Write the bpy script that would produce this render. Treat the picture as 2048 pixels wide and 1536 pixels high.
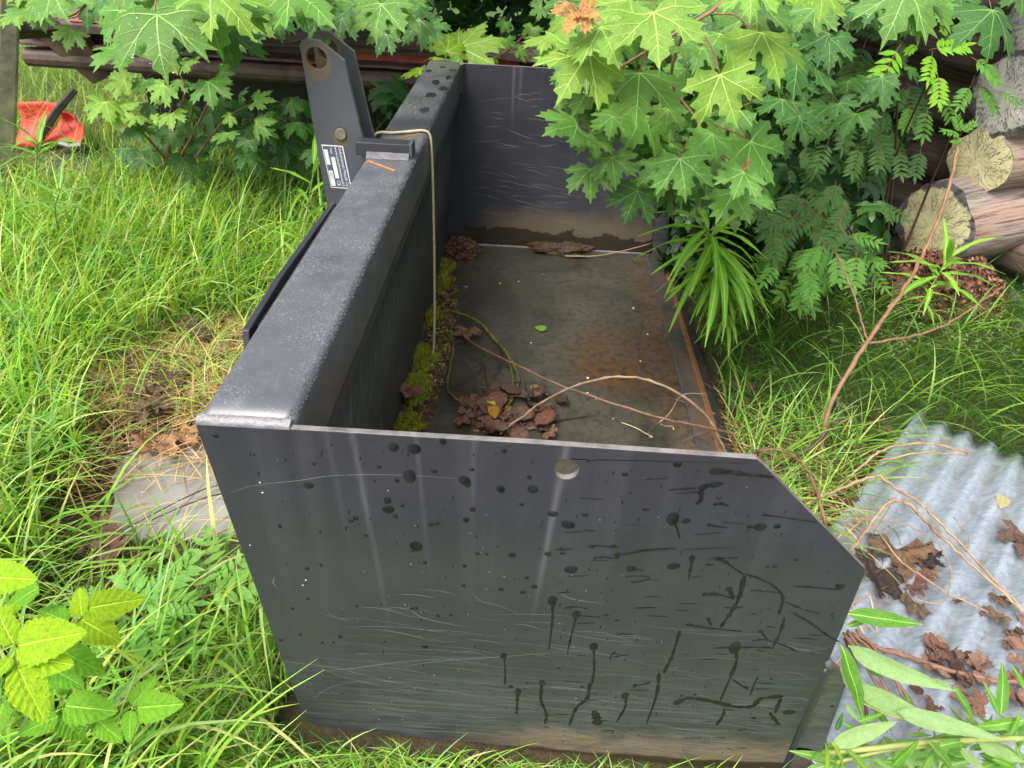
import bpy, bmesh, math, random
import numpy as np
from mathutils import Vector, Matrix, noise
from mathutils.geometry import tessellate_polygon, delaunay_2d_cdt

random.seed(7)
RNG = np.random.default_rng(11)
for _o in list(bpy.data.objects):
    bpy.data.objects.remove(_o)
SC = bpy.context.scene
COL = SC.collection
rad = math.radians

# ------------------------------------------------------------------ camera
CAM = Vector((0.37949, -0.61325, 1.22141))
CR = Vector((0.99833823, 0.0415397, 0.03994043))
CU = Vector((-0.05678719, 0.59132671, 0.80443019))
CF = Vector((-0.00979795, 0.80536152, -0.59270298))
FPX = 1379.7147
cd = bpy.data.cameras.new('camera')
cam = bpy.data.objects.new('camera', cd)
COL.objects.link(cam)
cd.sensor_width = 36
cd.lens = FPX / 2048 * 36
cd.clip_start = 0.02
cd.clip_end = 500
cam.matrix_world = Matrix(((CR.x, CU.x, -CF.x, CAM.x), (CR.y, CU.y, -CF.y, CAM.y), (CR.z, CU.z, -CF.z, CAM.z), (0, 0, 0, 1)))
SC.camera = cam

# ------------------------------------------------------------------ world, sun, exposure
W = bpy.data.worlds.new('World')
SC.world = W
W.use_nodes = True
wn = W.node_tree
bg = wn.nodes['Background']
sky = wn.nodes.new('ShaderNodeTexSky')
sky.sky_type = 'NISHITA'
sky.sun_disc = False
SUN_EL, SUN_AZ = rad(58), rad(215)
sky.sun_elevation = SUN_EL
sky.sun_rotation = SUN_AZ
sky.dust_density = 6.0
sky.air_density = 1.0
hsv = wn.nodes.new('ShaderNodeHueSaturation')
hsv.inputs['Saturation'].default_value = 0.32      # overcast: a greyer sky
wn.links.new(sky.outputs[0], hsv.inputs['Color'])
wn.links.new(hsv.outputs[0], bg.inputs['Color'])
bg.inputs['Strength'].default_value = 0.15
sl = bpy.data.lights.new('sun', 'SUN')
sl.energy = 1.5
sl.angle = rad(25)
sl.color = (1.0, 0.97, 0.92)
sun = bpy.data.objects.new('sun', sl)
COL.objects.link(sun)
sdir = Vector((math.sin(SUN_AZ) * math.cos(SUN_EL), math.cos(SUN_AZ) * math.cos(SUN_EL), math.sin(SUN_EL)))
sun.rotation_euler = sdir.to_track_quat('Z', 'Y').to_euler()
vs = SC.view_settings
vs.view_transform = 'Standard'
vs.look = 'None'
vs.gamma = 1.0
vs.exposure = 1.2
vs.use_curve_mapping = False

# ------------------------------------------------------------------ where things stand
GZ = -0.075


def gz(x, y):
    return GZ + 0.022 * noise.noise((x * 1.7, y * 1.7, 0.3)) + 0.008 * noise.noise((x * 6, y * 6, 4.1))


def ray(u, v):
    return CF + CR * ((u - 1024) / FPX) - CU * ((v - 768) / FPX)


def at_d(u, v, d):
    return CAM + ray(u, v) * d


def at_z(u, v, z=GZ):
    r = ray(u, v)
    return CAM + r * ((z - CAM.z) / r.z)


def at_y(u, v, y):
    r = ray(u, v)
    return CAM + r * ((y - CAM.y) / r.y)


def ground(u, v):
    p = at_z(u, v)
    p = at_z(u, v, gz(p.x, p.y))
    return p


# ------------------------------------------------------------------ node helpers
def mat(name):
    m = bpy.data.materials.new(name)
    m.use_nodes = True
    m.node_tree.nodes.clear()
    return m, m.node_tree


def nd(nt, t, ins=None, **props):
    n = nt.nodes.new('ShaderNode' + t)
    for k, v in props.items():
        setattr(n, k, v)
    for k, v in (ins or {}).items():
        s = n.inputs[k]
        if isinstance(v, bpy.types.NodeSocket):
            nt.links.new(v, s)
        else:
            s.default_value = v
    return n


def c4(c):
    return (c[0], c[1], c[2], 1.0)


def ramp(nt, f, stops):
    n = nd(nt, 'ValToRGB', {'Fac': f})
    e = n.color_ramp.elements
    while len(e) < len(stops):
        e.new(0.5)
    for el, (p, c) in zip(e, stops):
        el.position = p
        el.color = c4(c) if isinstance(c, (tuple, list)) else (c, c, c, 1)
    return n.outputs[0]


def mix(nt, f, a, b, mode='MIX'):
    n = nd(nt, 'MixRGB', {'Fac': f, 'Color1': c4(a) if isinstance(a, tuple) else a, 'Color2': c4(b) if isinstance(b, tuple) else b}, blend_type=mode)
    return n.outputs[0]


def mth(nt, op, a, b=0.0, c=None, clamp=False):
    ins = {0: a, 1: b}
    if c is not None:
        ins[2] = c
    return nd(nt, 'Math', ins, operation=op, use_clamp=clamp).outputs[0]


def coords(nt, scale=(1, 1, 1), kind='Object', rot=(0, 0, 0)):
    t = nd(nt, 'TexCoord').outputs[kind]
    return nd(nt, 'Mapping', {'Vector': t, 'Scale': scale, 'Rotation': rot}).outputs[0]


def tex_noise(nt, vec, scale=5, detail=4, rough=0.6, dist=0.0):
    return nd(nt, 'TexNoise', {'Vector': vec, 'Scale': scale, 'Detail': detail, 'Roughness': rough, 'Distortion': dist}).outputs['Fac']


def bump(nt, h, strength=0.3, dist=0.01):
    return nd(nt, 'Bump', {'Height': h, 'Strength': strength, 'Distance': dist}).outputs[0]


def surf(nt, shader):
    o = nd(nt, 'OutputMaterial')
    nt.links.new(shader, o.inputs[0])


def princ(nt, base, rough=0.5, spec=0.5, metal=0.0, normal=None, coat=0.0):
    ins = {'Base Color': c4(base) if isinstance(base, tuple) else base, 'Roughness': rough, 'Specular IOR Level': spec, 'Metallic': metal, 'Coat Weight': coat}
    if normal is not None:
        ins['Normal'] = normal
    return nd(nt, 'BsdfPrincipled', ins).outputs[0]


def sepxyz(nt, kind='Object'):
    n = nd(nt, 'SeparateXYZ', {0: nd(nt, 'TexCoord').outputs[kind]})
    return n.outputs


def sstep(nt, v, a, b):
    return nd(nt, 'MapRange', {'Value': v, 'From Min': a, 'From Max': b}, interpolation_type='SMOOTHSTEP').outputs[0]


def simple(name, base, rough=0.6, var=0.25, scale=30, bmp=0.2, spec=0.4, metal=0.0, stretch=(1, 1, 1)):
    m, nt = mat(name)
    co = coords(nt, stretch)
    f = tex_noise(nt, co, scale, 5, 0.65)
    lo = tuple(x * (1 - var) for x in base)
    hi = tuple(min(1, x * (1 + var)) for x in base)
    col = ramp(nt, f, [(0.3, lo), (0.7, hi)])
    surf(nt, princ(nt, col, rough, spec, metal, bump(nt, f, bmp, 0.005)))
    return m


# ------------------------------------------------------------------ materials
def m_paint(name, kind):
    """anthracite paint of the bucket, with the dirt, rust and scuffs each piece carries, and painted light on the beam"""
    m, nt = mat(name)
    X, Y, Z = sepxyz(nt)
    co = coords(nt)
    n1 = tex_noise(nt, co, 6, 4, 0.6)
    n2 = tex_noise(nt, co, 45, 5, 0.7)
    n3 = tex_noise(nt, co, 260, 3, 0.7)
    base = ramp(nt, n1, [(0.3, (0.025, 0.0252, 0.032)), (0.7, (0.037, 0.0375, 0.046))])
    base = mix(nt, mth(nt, 'MULTIPLY', ramp(nt, n3, [(0.62, 0.0), (0.75, 1.0)]), 0.18), base, (0.16, 0.16, 0.17))
    rough = nd(nt, 'MapRange', {'Value': n2, 'To Min': 0.26, 'To Max': 0.44}).outputs[0]
    if kind in ('end', 'far'):
        # runs washed down the face
        st = tex_noise(nt, coords(nt, (26, 26, 0.9)), 1.0, 3, 0.55)
        fade = sstep(nt, Z, 0.12, 0.66)
        f = mth(nt, 'MULTIPLY', ramp(nt, st, [(0.5, 0.0), (0.75, 1.0)]), mth(nt, 'MULTIPLY', fade, 0.08))
        base = mix(nt, f, base, (0.20, 0.20, 0.22))
        runs = [(0.186, 0.05, 0.0038, 0.22, 0.13), (0.440, -0.06, 0.0042, 0.25, 0.19), (0.262, 0.03, 0.003, 0.35, 0.08), (0.33, 0.0, 0.003, 0.52, 0.07), (0.155, 0.04, 0.004, 0.40, 0.05)] if kind == 'end' else [(0.30, 0.0, 0.0035, 0.46, 0.2), (0.325, 0.0, 0.006, 0.5, 0.1)]
        for x0, sl_, w, zb, k in runs:
            xx = mth(nt, 'ADD', X, mth(nt, 'MULTIPLY', mth(nt, 'SUBTRACT', 0.69, Z), -sl_))
            d = mth(nt, 'DIVIDE', mth(nt, 'SUBTRACT', xx, x0), w)
            g = mth(nt, 'POWER', 2.718, mth(nt, 'MULTIPLY', mth(nt, 'MULTIPLY', d, d), -1.0))
            g = mth(nt, 'MULTIPLY', mth(nt, 'MULTIPLY', g, sstep(nt, Z, zb, 0.64)), ramp(nt, tex_noise(nt, coords(nt, (60, 60, 5)), 1.0, 4, 0.7), [(0.3, 0.35), (0.6, 1.0)]))
            base = mix(nt, mth(nt, 'MULTIPLY', g, k), base, (0.36, 0.36, 0.40))
        # brushed scuffing low on the plate
        sc = tex_noise(nt, coords(nt, (5, 5, 230), rot=(0, rad(3), 0)), 1.0, 4, 0.7)
        low = sstep(nt, Z, 0.36, 0.02) if kind == 'end' else sstep(nt, Z, 0.5, 0.2)
        brk = ramp(nt, tex_noise(nt, coords(nt, (3, 3, 14)), 2.2, 5, 0.7), [(0.35, 0.1), (0.7, 1.0)])
        f = mth(nt, 'MULTIPLY', mth(nt, 'MULTIPLY', ramp(nt, sc, [(0.45, 0.0), (0.75, 1.0)]), brk), mth(nt, 'MULTIPLY', low, 0.62 if kind == 'end' else 0.22))
        base = mix(nt, f, base, (0.22, 0.23, 0.235))
        # mud and rust film along the foot
        wav = tex_noise(nt, coords(nt, (5, 5, 5)), 1.0, 3, 0.6)
        zz = mth(nt, 'ADD', Z, mth(nt, 'ADD', mth(nt, 'MULTIPLY', mth(nt, 'SUBTRACT', wav, 0.5), 0.19), mth(nt, 'MULTIPLY', mth(nt, 'SUBTRACT', n2, 0.5), 0.035)))
        if kind == 'end':
            xm = sstep(nt, X, 0.24, 0.48)
            tan = mth(nt, 'MULTIPLY', mth(nt, 'MULTIPLY', sstep(nt, zz, 0.060, -0.015), xm), 0.68)
            base = mix(nt, mth(nt, 'MULTIPLY', tan, ramp(nt, tex_noise(nt, coords(nt, (9, 9, 60)), 3, 5, 0.7), [(0.35, 0.25), (0.65, 1.0)])), base, (0.24, 0.18, 0.10))
            wet = mth(nt, 'MULTIPLY', sstep(nt, mth(nt, 'ADD', Z, mth(nt, 'MULTIPLY', mth(nt, 'SUBTRACT', wav, 0.5), 0.06)), -0.036, -0.043), xm)
            base = mix(nt, wet, base, (0.040, 0.032, 0.020))
        else:
            tan = mth(nt, 'MULTIPLY', sstep(nt, zz, 0.20, 0.09), sstep(nt, X, 0.12, 0.34))
            base = mix(nt, mth(nt, 'MULTIPLY', tan, 0.62), base, (0.16, 0.125, 0.08))
            wet = mth(nt, 'MULTIPLY', sstep(nt, zz, 0.075, 0.068), sstep(nt, X, 0.05, 0.2))
            base = mix(nt, wet, base, (0.030, 0.024, 0.016))
            rough = mix(nt, wet, rough, (0.22, 0.22, 0.22))
    if kind == 'back':
        st = tex_noise(nt, coords(nt, (2, 75, 9)), 1.0, 5, 0.8)
        alg = mth(nt, 'MULTIPLY', sstep(nt, Z, 0.34, 0.05), ramp(nt, n1, [(0.35, 0.2), (0.65, 1.0)]))
        base = mix(nt, mth(nt, 'MULTIPLY', alg, 0.8), base, (0.030, 0.029, 0.018))
        base = mix(nt, 0.45, base, (0.014, 0.015, 0.014))
        base = mix(nt, mth(nt, 'MULTIPLY', ramp(nt, st, [(0.50, 0.0), (0.64, 1.0)]), 0.55), base, (0.12, 0.117, 0.092))
        rough = mix(nt, 0.6, rough, (0.7, 0.7, 0.7))
    if kind == 'floor':
        mud = tex_noise(nt, co, 3.2, 6, 0.62, 0.6)
        base = ramp(nt, mud, [(0.30, (0.014, 0.015, 0.013)), (0.44, (0.036, 0.035, 0.025)), (0.60, (0.054, 0.051, 0.036)), (0.78, (0.026, 0.026, 0.021))])
        cr = nd(nt, 'TexNoise', {'Vector': co, 'Scale': 7.0, 'Detail': 6.0, 'Roughness': 0.75, 'Distortion': 1.5}).outputs['Fac']
        line = ramp(nt, mth(nt, 'ABSOLUTE', mth(nt, 'SUBTRACT', cr, 0.5)), [(0.0, 1.0), (0.035, 0.0)])
        base = mix(nt, mth(nt, 'MULTIPLY', line, mth(nt, 'MULTIPLY', sstep(nt, X, 0.55, 0.15), 0.75)), base, (0.014, 0.014, 0.012))
        # a patch of fresh rust, and rust creeping in from the lip
        dx = mth(nt, 'DIVIDE', mth(nt, 'SUBTRACT', X, 0.66), 0.17)
        dy = mth(nt, 'DIVIDE', mth(nt, 'SUBTRACT', Y, 1.25), 0.28)
        r2 = mth(nt, 'ADD', mth(nt, 'ADD', mth(nt, 'MULTIPLY', dx, dx), mth(nt, 'MULTIPLY', dy, dy)), mth(nt, 'MULTIPLY', mth(nt, 'SUBTRACT', mud, 0.5), 4.5))
        base = mix(nt, mth(nt, 'MULTIPLY', mth(nt, 'MULTIPLY', sstep(nt, r2, 1.1, -0.5), ramp(nt, n2, [(0.3, 0.45), (0.65, 1.0)])), 0.75), base, (0.105, 0.050, 0.020))
        lip = mth(nt, 'MULTIPLY', sstep(nt, mth(nt, 'ADD', X, mth(nt, 'MULTIPLY', mth(nt, 'SUBTRACT', n1, 0.5), 0.35)), 0.74, 0.86), ramp(nt, n2, [(0.3, 0.2), (0.7, 0.7)]))
        base = mix(nt, mth(nt, 'MULTIPLY', lip, 0.6), base, (0.15, 0.070, 0.028))
        sp = ramp(nt, n3, [(0.52, 0.0), (0.68, 1.0)])
        base = mix(nt, mth(nt, 'MULTIPLY', sp, 0.45), base, (0.15, 0.135, 0.095))
        base = mix(nt, mth(nt, 'MULTIPLY', ramp(nt, n2, [(0.40, 1.0), (0.52, 0.0)]), 0.55), base, (0.016, 0.016, 0.014))
        rough = nd(nt, 'MapRange', {'Value': mud, 'From Min': 0.3, 'From Max': 0.7, 'To Min': 0.30, 'To Max': 0.62}).outputs[0]
    if kind == 'lip':
        base = mix(nt, 0.75, base, ramp(nt, n2, [(0.35, (0.022, 0.022, 0.018)), (0.65, (0.058, 0.054, 0.040))]))
        base = mix(nt, mth(nt, 'MULTIPLY', ramp(nt, n1, [(0.45, 0.0), (0.62, 1.0)]), 0.45), base, (0.13, 0.062, 0.028))
        edge = sstep(nt, mth(nt, 'ADD', X, mth(nt, 'MULTIPLY', mth(nt, 'SUBTRACT', n2, 0.5), 0.012)), 0.921, 0.927)
        base = mix(nt, edge, base, ramp(nt, n2, [(0.3, (0.11, 0.045, 0.018)), (0.7, (0.22, 0.10, 0.04))]))
        rough = nd(nt, 'MapRange', {'Value': n2, 'To Min': 0.55, 'To Max': 0.8}).outputs[0]
    if kind == 'side':
        sc = tex_noise(nt, coords(nt, (30, 30, 160), rot=(0, rad(20), 0)), 1.0, 4, 0.7)
        base = mix(nt, mth(nt, 'MULTIPLY', ramp(nt, sc, [(0.35, 0.1), (0.7, 1.0)]), 0.6), base, (0.17, 0.175, 0.17))
        base = mix(nt, mth(nt, 'MULTIPLY', sstep(nt, Z, 0.06, -0.04), 0.35), base, (0.16, 0.13, 0.08))
    if kind == 'lug':
        base = mix(nt, mth(nt, 'ADD', 0.15, mth(nt, 'MULTIPLY', n1, 0.40)), base, (0.125, 0.128, 0.148))
        for hx, hz, rr in ((-0.0985, 0.886, 0.035), (-0.062, 0.728, 0.021)):
            dx = mth(nt, 'SUBTRACT', X, hx)
            dz = mth(nt, 'MULTIPLY', mth(nt, 'SUBTRACT', Z, hz - 0.008), 0.8)
            r = mth(nt, 'SQRT', mth(nt, 'ADD', mth(nt, 'MULTIPLY', dx, dx), mth(nt, 'MULTIPLY', dz, dz)))
            r = mth(nt, 'ADD', r, mth(nt, 'MULTIPLY', mth(nt, 'SUBTRACT', n2, 0.5), 0.02))
            base = mix(nt, mth(nt, 'MULTIPLY', sstep(nt, r, rr, rr * 0.78), 0.55), base, (0.14, 0.095, 0.055))
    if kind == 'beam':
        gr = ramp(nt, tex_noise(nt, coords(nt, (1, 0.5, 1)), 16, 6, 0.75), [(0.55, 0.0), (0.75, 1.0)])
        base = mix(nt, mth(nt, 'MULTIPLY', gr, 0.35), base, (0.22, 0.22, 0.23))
        base = mix(nt, mth(nt, 'ADD', 0.28, mth(nt, 'MULTIPLY', n1, 0.36)), base, (0.125, 0.129, 0.143))  # whole beam lightened, standing in for light from above
        paint_sparkle = mth(nt, 'MULTIPLY', ramp(nt, n3, [(0.50, 0.0), (0.66, 1.0)]), ramp(nt, tex_noise(nt, co, 9, 4, 0.7), [(0.42, 0.0), (0.62, 1.0)]))  # specular sparkle of the orange-peel paint, put into the colour
        base = mix(nt, mth(nt, 'MULTIPLY', paint_sparkle, 0.55), base, (0.34, 0.345, 0.36))
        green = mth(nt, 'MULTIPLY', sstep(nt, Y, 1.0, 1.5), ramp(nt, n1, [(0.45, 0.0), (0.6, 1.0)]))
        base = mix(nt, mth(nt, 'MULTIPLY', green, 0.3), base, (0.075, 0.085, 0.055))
    h = mth(nt, 'ADD', mth(nt, 'MULTIPLY', n3, 0.4), n2)
    surf(nt, princ(nt, base, rough, 0.5, 0.0, bump(nt, h, 0.10, 0.002)))
    return m


M = {}
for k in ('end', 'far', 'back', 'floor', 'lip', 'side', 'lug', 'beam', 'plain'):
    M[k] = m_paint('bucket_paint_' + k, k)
M['drip'] = simple('clinging_water', (0.075, 0.077, 0.082), 0.18, 0.5, 160, 0.2, 0.5)
M['weld'] = simple('painted_weld', (0.085, 0.085, 0.092), 0.35, 0.3, 60, 0.4, 0.5)
M['weld_dark'] = simple('dark_weld', (0.06, 0.063, 0.066), 0.35, 0.3, 60, 0.4, 0.5)
M['bare_edge'] = simple('bare_steel_edge', (0.15, 0.135, 0.13), 0.5, 0.5, 26, 0.3, 0.4)
M['rust'] = simple('orange_rust', (0.24, 0.095, 0.035), 0.8, 0.45, 40, 0.4, 0.2)
M['pin'] = simple('pin_steel', (0.16, 0.14, 0.11), 0.4, 0.3, 50, 0.3, 0.5)
M['wet'] = simple('wet_paint', (0.013, 0.0133, 0.014), 0.4, 0.7, 55, 0.05, 0.24)
M['wet_top'] = simple('wet_film', (0.03, 0.034, 0.034), 0.12, 0.2, 60, 0.05, 0.5)
M['scratch'] = simple('scratch_primer', (0.19, 0.195, 0.20), 0.6, 0.2, 30, 0.0, 0.3)
M['bead'] = simple('pale_glint_bead', (0.26, 0.265, 0.275), 0.25, 0.3, 90, 0.0, 0.5)
M['mineral'] = simple('mineral_speck', (0.55, 0.55, 0.53), 0.6, 0.2, 30, 0.0, 0.3)
M['label_ink'] = simple('label_violet', (0.085, 0.082, 0.125), 0.45, 0.15, 40, 0.0, 0.4)
M['label_white'] = simple('label_white', (0.66, 0.66, 0.68), 0.45, 0.05, 40, 0.0, 0.4)
M['cord'] = simple('cream_cord', (0.52, 0.46, 0.30), 0.6, 0.2, 80, 0.2, 0.3)
M['bark_red'] = simple('cane_bark', (0.175, 0.095, 0.06), 0.6, 0.45, 35, 0.4, 0.35, stretch=(1, 1, 1))
M['bark_tan'] = simple('pale_cane', (0.28, 0.19, 0.115), 0.6, 0.4, 30, 0.4, 0.35)
M['bark_dark'] = simple('dark_wet_cane', (0.045, 0.022, 0.014), 0.4, 0.4, 40, 0.4, 0.5)
M['twig_dark'] = simple('dark_twig', (0.030, 0.020, 0.014), 0.5, 0.4, 60, 0.4, 0.5)
M['sap'] = simple('sapling_bark', (0.21, 0.115, 0.062), 0.55, 0.35, 45, 0.3, 0.4)
M['stem_green'] = simple('green_stem', (0.22, 0.26, 0.07), 0.5, 0.3, 30, 0.1, 0.4)
M['petiole'] = simple('red_petiole', (0.17, 0.085, 0.045), 0.45, 0.4, 30, 0.1, 0.4)
M['trunk'] = simple('trunk_bark', (0.075, 0.055, 0.040), 0.9, 0.5, 14, 1.0, 0.2, stretch=(1, 1, 0.25))
M['moss_cord'] = simple('mossy_cord', (0.115, 0.110, 0.030), 0.9, 0.65, 90, 1.0, 0.1)
M['iron'] = simple('rust_brown_steel', (0.075, 0.050, 0.040), 0.6, 0.5, 12, 0.5, 0.35)
M['iron_grey'] = simple('weathered_steel_post', (0.33, 0.28, 0.235), 0.7, 0.45, 18, 0.5, 0.3)
M['iron_red'] = simple('flaking_red_paint', (0.34, 0.075, 0.052), 0.5, 0.4, 22, 0.4, 0.4)
M['red_plastic'] = simple('red_plastic', (0.58, 0.045, 0.028), 0.55, 0.15, 8, 0.05, 0.5)
M['black_bar'] = simple('black_bar', (0.022, 0.018, 0.016), 0.6, 0.4, 20, 0.2, 0.4)


def m_slab():
    m, nt = mat('concrete')
    co = coords(nt)
    a = tex_noise(nt, co, 5, 6, 0.6)
    b = tex_noise(nt, co, 90, 4, 0.7)
    c = ramp(nt, a, [(0.3, (0.17, 0.165, 0.150)), (0.7, (0.27, 0.262, 0.242))])
    c = mix(nt, mth(nt, 'MULTIPLY', ramp(nt, b, [(0.6, 0.0), (0.75, 1.0)]), 0.4), c, (0.15, 0.13, 0.11))
    surf(nt, princ(nt, c, 0.6, 0.4, 0, bump(nt, mth(nt, 'ADD', a, b), 0.25, 0.004)))
    return m


M['slab'] = m_slab()


def m_zinc():
    m, nt = mat('galvanised_zinc')
    co = coords(nt)
    a = tex_noise(nt, coords(nt, (3, 14, 8)), 11, 5, 0.75, 0.8)
    b = tex_noise(nt, co, 4, 4, 0.6)
    v = nd(nt, 'TexVoronoi', {'Vector': coords(nt, (1, 2.2, 1)), 'Scale': 70.0}).outputs['Color']
    vb = nd(nt, 'SeparateColor', {0: v}).outputs[0]
    c = ramp(nt, a, [(0.3, (0.19, 0.22, 0.255)), (0.7, (0.37, 0.41, 0.46))])
    c = mix(nt, 0.35, c, ramp(nt, vb, [(0.0, (0.19, 0.22, 0.255)), (1.0, (0.43, 0.47, 0.52))]))
    c = mix(nt, mth(nt, 'MULTIPLY', ramp(nt, b, [(0.5, 0.0), (0.75, 1.0)]), 0.25), c, (0.34, 0.31, 0.27))
    gv = nd(nt, 'Attribute', attribute_name='groove').outputs['Fac']
    dirt = mth(nt, 'MULTIPLY', sstep(nt, mth(nt, 'ADD', gv, mth(nt, 'MULTIPLY', mth(nt, 'SUBTRACT', b, 0.5), 1.3)), 0.52, 1.0), ramp(nt, tex_noise(nt, co, 30, 5, 0.75), [(0.35, 0.25), (0.65, 1.0)]))
    c = mix(nt, mth(nt, 'MULTIPLY', dirt, 0.75), c, (0.13, 0.115, 0.10))
    r = nd(nt, 'MapRange', {'Value': vb, 'To Min': 0.32, 'To Max': 0.55}).outputs[0]
    surf(nt, princ(nt, c, r, 0.5, 0.35, bump(nt, a, 0.2, 0.003)))
    return m


M['zinc'] = m_zinc()


def m_leaf(name, trans=0.38, rough=0.46, back=1.25, quilt=0.0):
    """leaf blade: the object colour gives its green, painted shade included"""
    m, nt = mat(name)
    oi = nd(nt, 'ObjectInfo')
    co = coords(nt)
    n = tex_noise(nt, co, 9, 4, 0.6)
    c = mix(nt, 1.0, oi.outputs['Color'], ramp(nt, n, [(0.25, (0.80, 0.82, 0.75)), (0.75, (1.16, 1.12, 1.1))]), 'MULTIPLY')
    spot = mth(nt, 'MULTIPLY', ramp(nt, tex_noise(nt, co, 13, 3, 0.7), [(0.66, 0.0), (0.74, 1.0)]), 0.45)
    c = mix(nt, spot, c, (0.16, 0.15, 0.03))
    geo = nd(nt, 'NewGeometry')
    pale = mix(nt, 0.30, mix(nt, 1.0, c, (back, back, back), 'MULTIPLY'), (0.26, 0.36, 0.20))
    c = mix(nt, geo.outputs['Backfacing'], c, pale)
    nrm = bump(nt, tex_noise(nt, co, 26, 3, 0.6), 0.25 + quilt, 0.03)
    p = princ(nt, c, rough, 0.32, 0, nrm)
    t = nd(nt, 'BsdfTranslucent', {'Color': mix(nt, 1.0, c, (1.25, 1.2, 0.45), 'MULTIPLY')}).outputs[0]
    surf(nt, nd(nt, 'MixShader', {0: trans, 1: p, 2: t}).outputs[0])
    return m


def m_vein(name, k=1.7):
    m, nt = mat(name)
    oi = nd(nt, 'ObjectInfo')
    c = mix(nt, 0.22, mix(nt, 1.0, oi.outputs['Color'], (k, k * 0.95, k), 'MULTIPLY'), (0.30, 0.36, 0.10))
    surf(nt, princ(nt, c, 0.5, 0.4))
    return m


M['leaf'] = m_leaf('maple_blade')
M['vein'] = m_vein('leaf_vein')
M['leaf_soft'] = m_leaf('soft_blade', 0.4, 0.55, 1.2, 0.3)
M['rowan'] = m_leaf('rowan_blade', 0.3, 0.42)


def m_drop():
    m, nt = mat('rain_bead')
    g = nd(nt, 'BsdfGlossy', {'Color': (0.9, 0.95, 1, 1), 'Roughness': 0.05}).outputs[0]
    t = nd(nt, 'BsdfTransparent', {'Color': (0.88, 0.95, 0.86, 1)}).outputs[0]
    fr = nd(nt, 'Fresnel', {'IOR': 1.6}).outputs[0]
    surf(nt, nd(nt, 'MixShader', {0: mth(nt, 'ADD', mth(nt, 'MULTIPLY', fr, 0.7), 0.03, clamp=True), 1: t, 2: g}).outputs[0])
    return m


M['drop'] = m_drop()


def m_tint(name, trans=0.3, rough=0.45, spec=0.4, var=True):
    """foliage joined in one mesh: each blade keeps its own colour in the attribute 'tint'"""
    m, nt = mat(name)
    a = nd(nt, 'Attribute', attribute_name='tint').outputs['Color']
    p = princ(nt, a, rough, spec)
    if trans > 0:
        t = nd(nt, 'BsdfTranslucent', {'Color': mix(nt, 1.0, a, (1.2, 1.15, 0.5), 'MULTIPLY')}).outputs[0]
        p = nd(nt, 'MixShader', {0: trans, 1: p, 2: t}).outputs[0]
    surf(nt, p)
    return m


M['blade'] = m_tint('grass_blade', 0.42, 0.5, 0.28)
M['straw'] = m_tint('dry_straw', 0.15, 0.6, 0.3)
M['foliage'] = m_tint('shrub_foliage', 0.25, 0.4, 0.45)
M['chips'] = m_tint('crumbs', 0.0, 0.8, 0.2)
M['moss'] = m_tint('moss_fronds', 0.25, 0.8, 0.1)


def m_dead():
    m, nt = mat('dead_leaf_blade')
    oi = nd(nt, 'ObjectInfo')
    co = coords(nt)
    n = tex_noise(nt, co, 5, 5, 0.7)
    c = mix(nt, 1.0, oi.outputs['Color'], ramp(nt, n, [(0.3, (0.45, 0.42, 0.42)), (0.7, (1.4, 1.3, 1.2))]), 'MULTIPLY')
    r = nd(nt, 'MapRange', {'Value': n, 'To Min': 0.25, 'To Max': 0.6}).outputs[0]
    p = princ(nt, c, r, 0.5, 0, bump(nt, tex_noise(nt, co, 18, 4, 0.7), 0.5, 0.04))
    t = nd(nt, 'BsdfTranslucent', {'Color': c}).outputs[0]
    surf(nt, nd(nt, 'MixShader', {0: 0.15, 1: p, 2: t}).outputs[0])
    return m


M['dead'] = m_dead()


def m_soil():
    m, nt = mat('soil_and_thatch')
    co = coords(nt)
    a = tex_noise(nt, co, 2.2, 5, 0.65)
    b = tex_noise(nt, co, 34, 6, 0.75)
    c = tex_noise(nt, co, 0.5, 3, 0.6)
    col = ramp(nt, b, [(0.25, (0.022, 0.015, 0.010)), (0.5, (0.075, 0.050, 0.032)), (0.75, (0.16, 0.11, 0.065))])
    g = ramp(nt, a, [(0.4, 0.0), (0.6, 1.0)])
    col = mix(nt, mth(nt, 'MULTIPLY', g, 0.6), col, (0.055, 0.075, 0.022))
    X, Y, Z = sepxyz(nt)
    far = sstep(nt, mth(nt, 'SQRT', mth(nt, 'ADD', mth(nt, 'MULTIPLY', X, X), mth(nt, 'MULTIPLY', Y, Y))), 3.5, 7.0)
    col = mix(nt, far, col, ramp(nt, c, [(0.3, (0.05, 0.085, 0.02)), (0.7, (0.10, 0.16, 0.035))]))
    surf(nt, princ(nt, col, 0.85, 0.25, 0, bump(nt, b, 0.8, 0.02)))
    return m


M['soil'] = m_soil()


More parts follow.
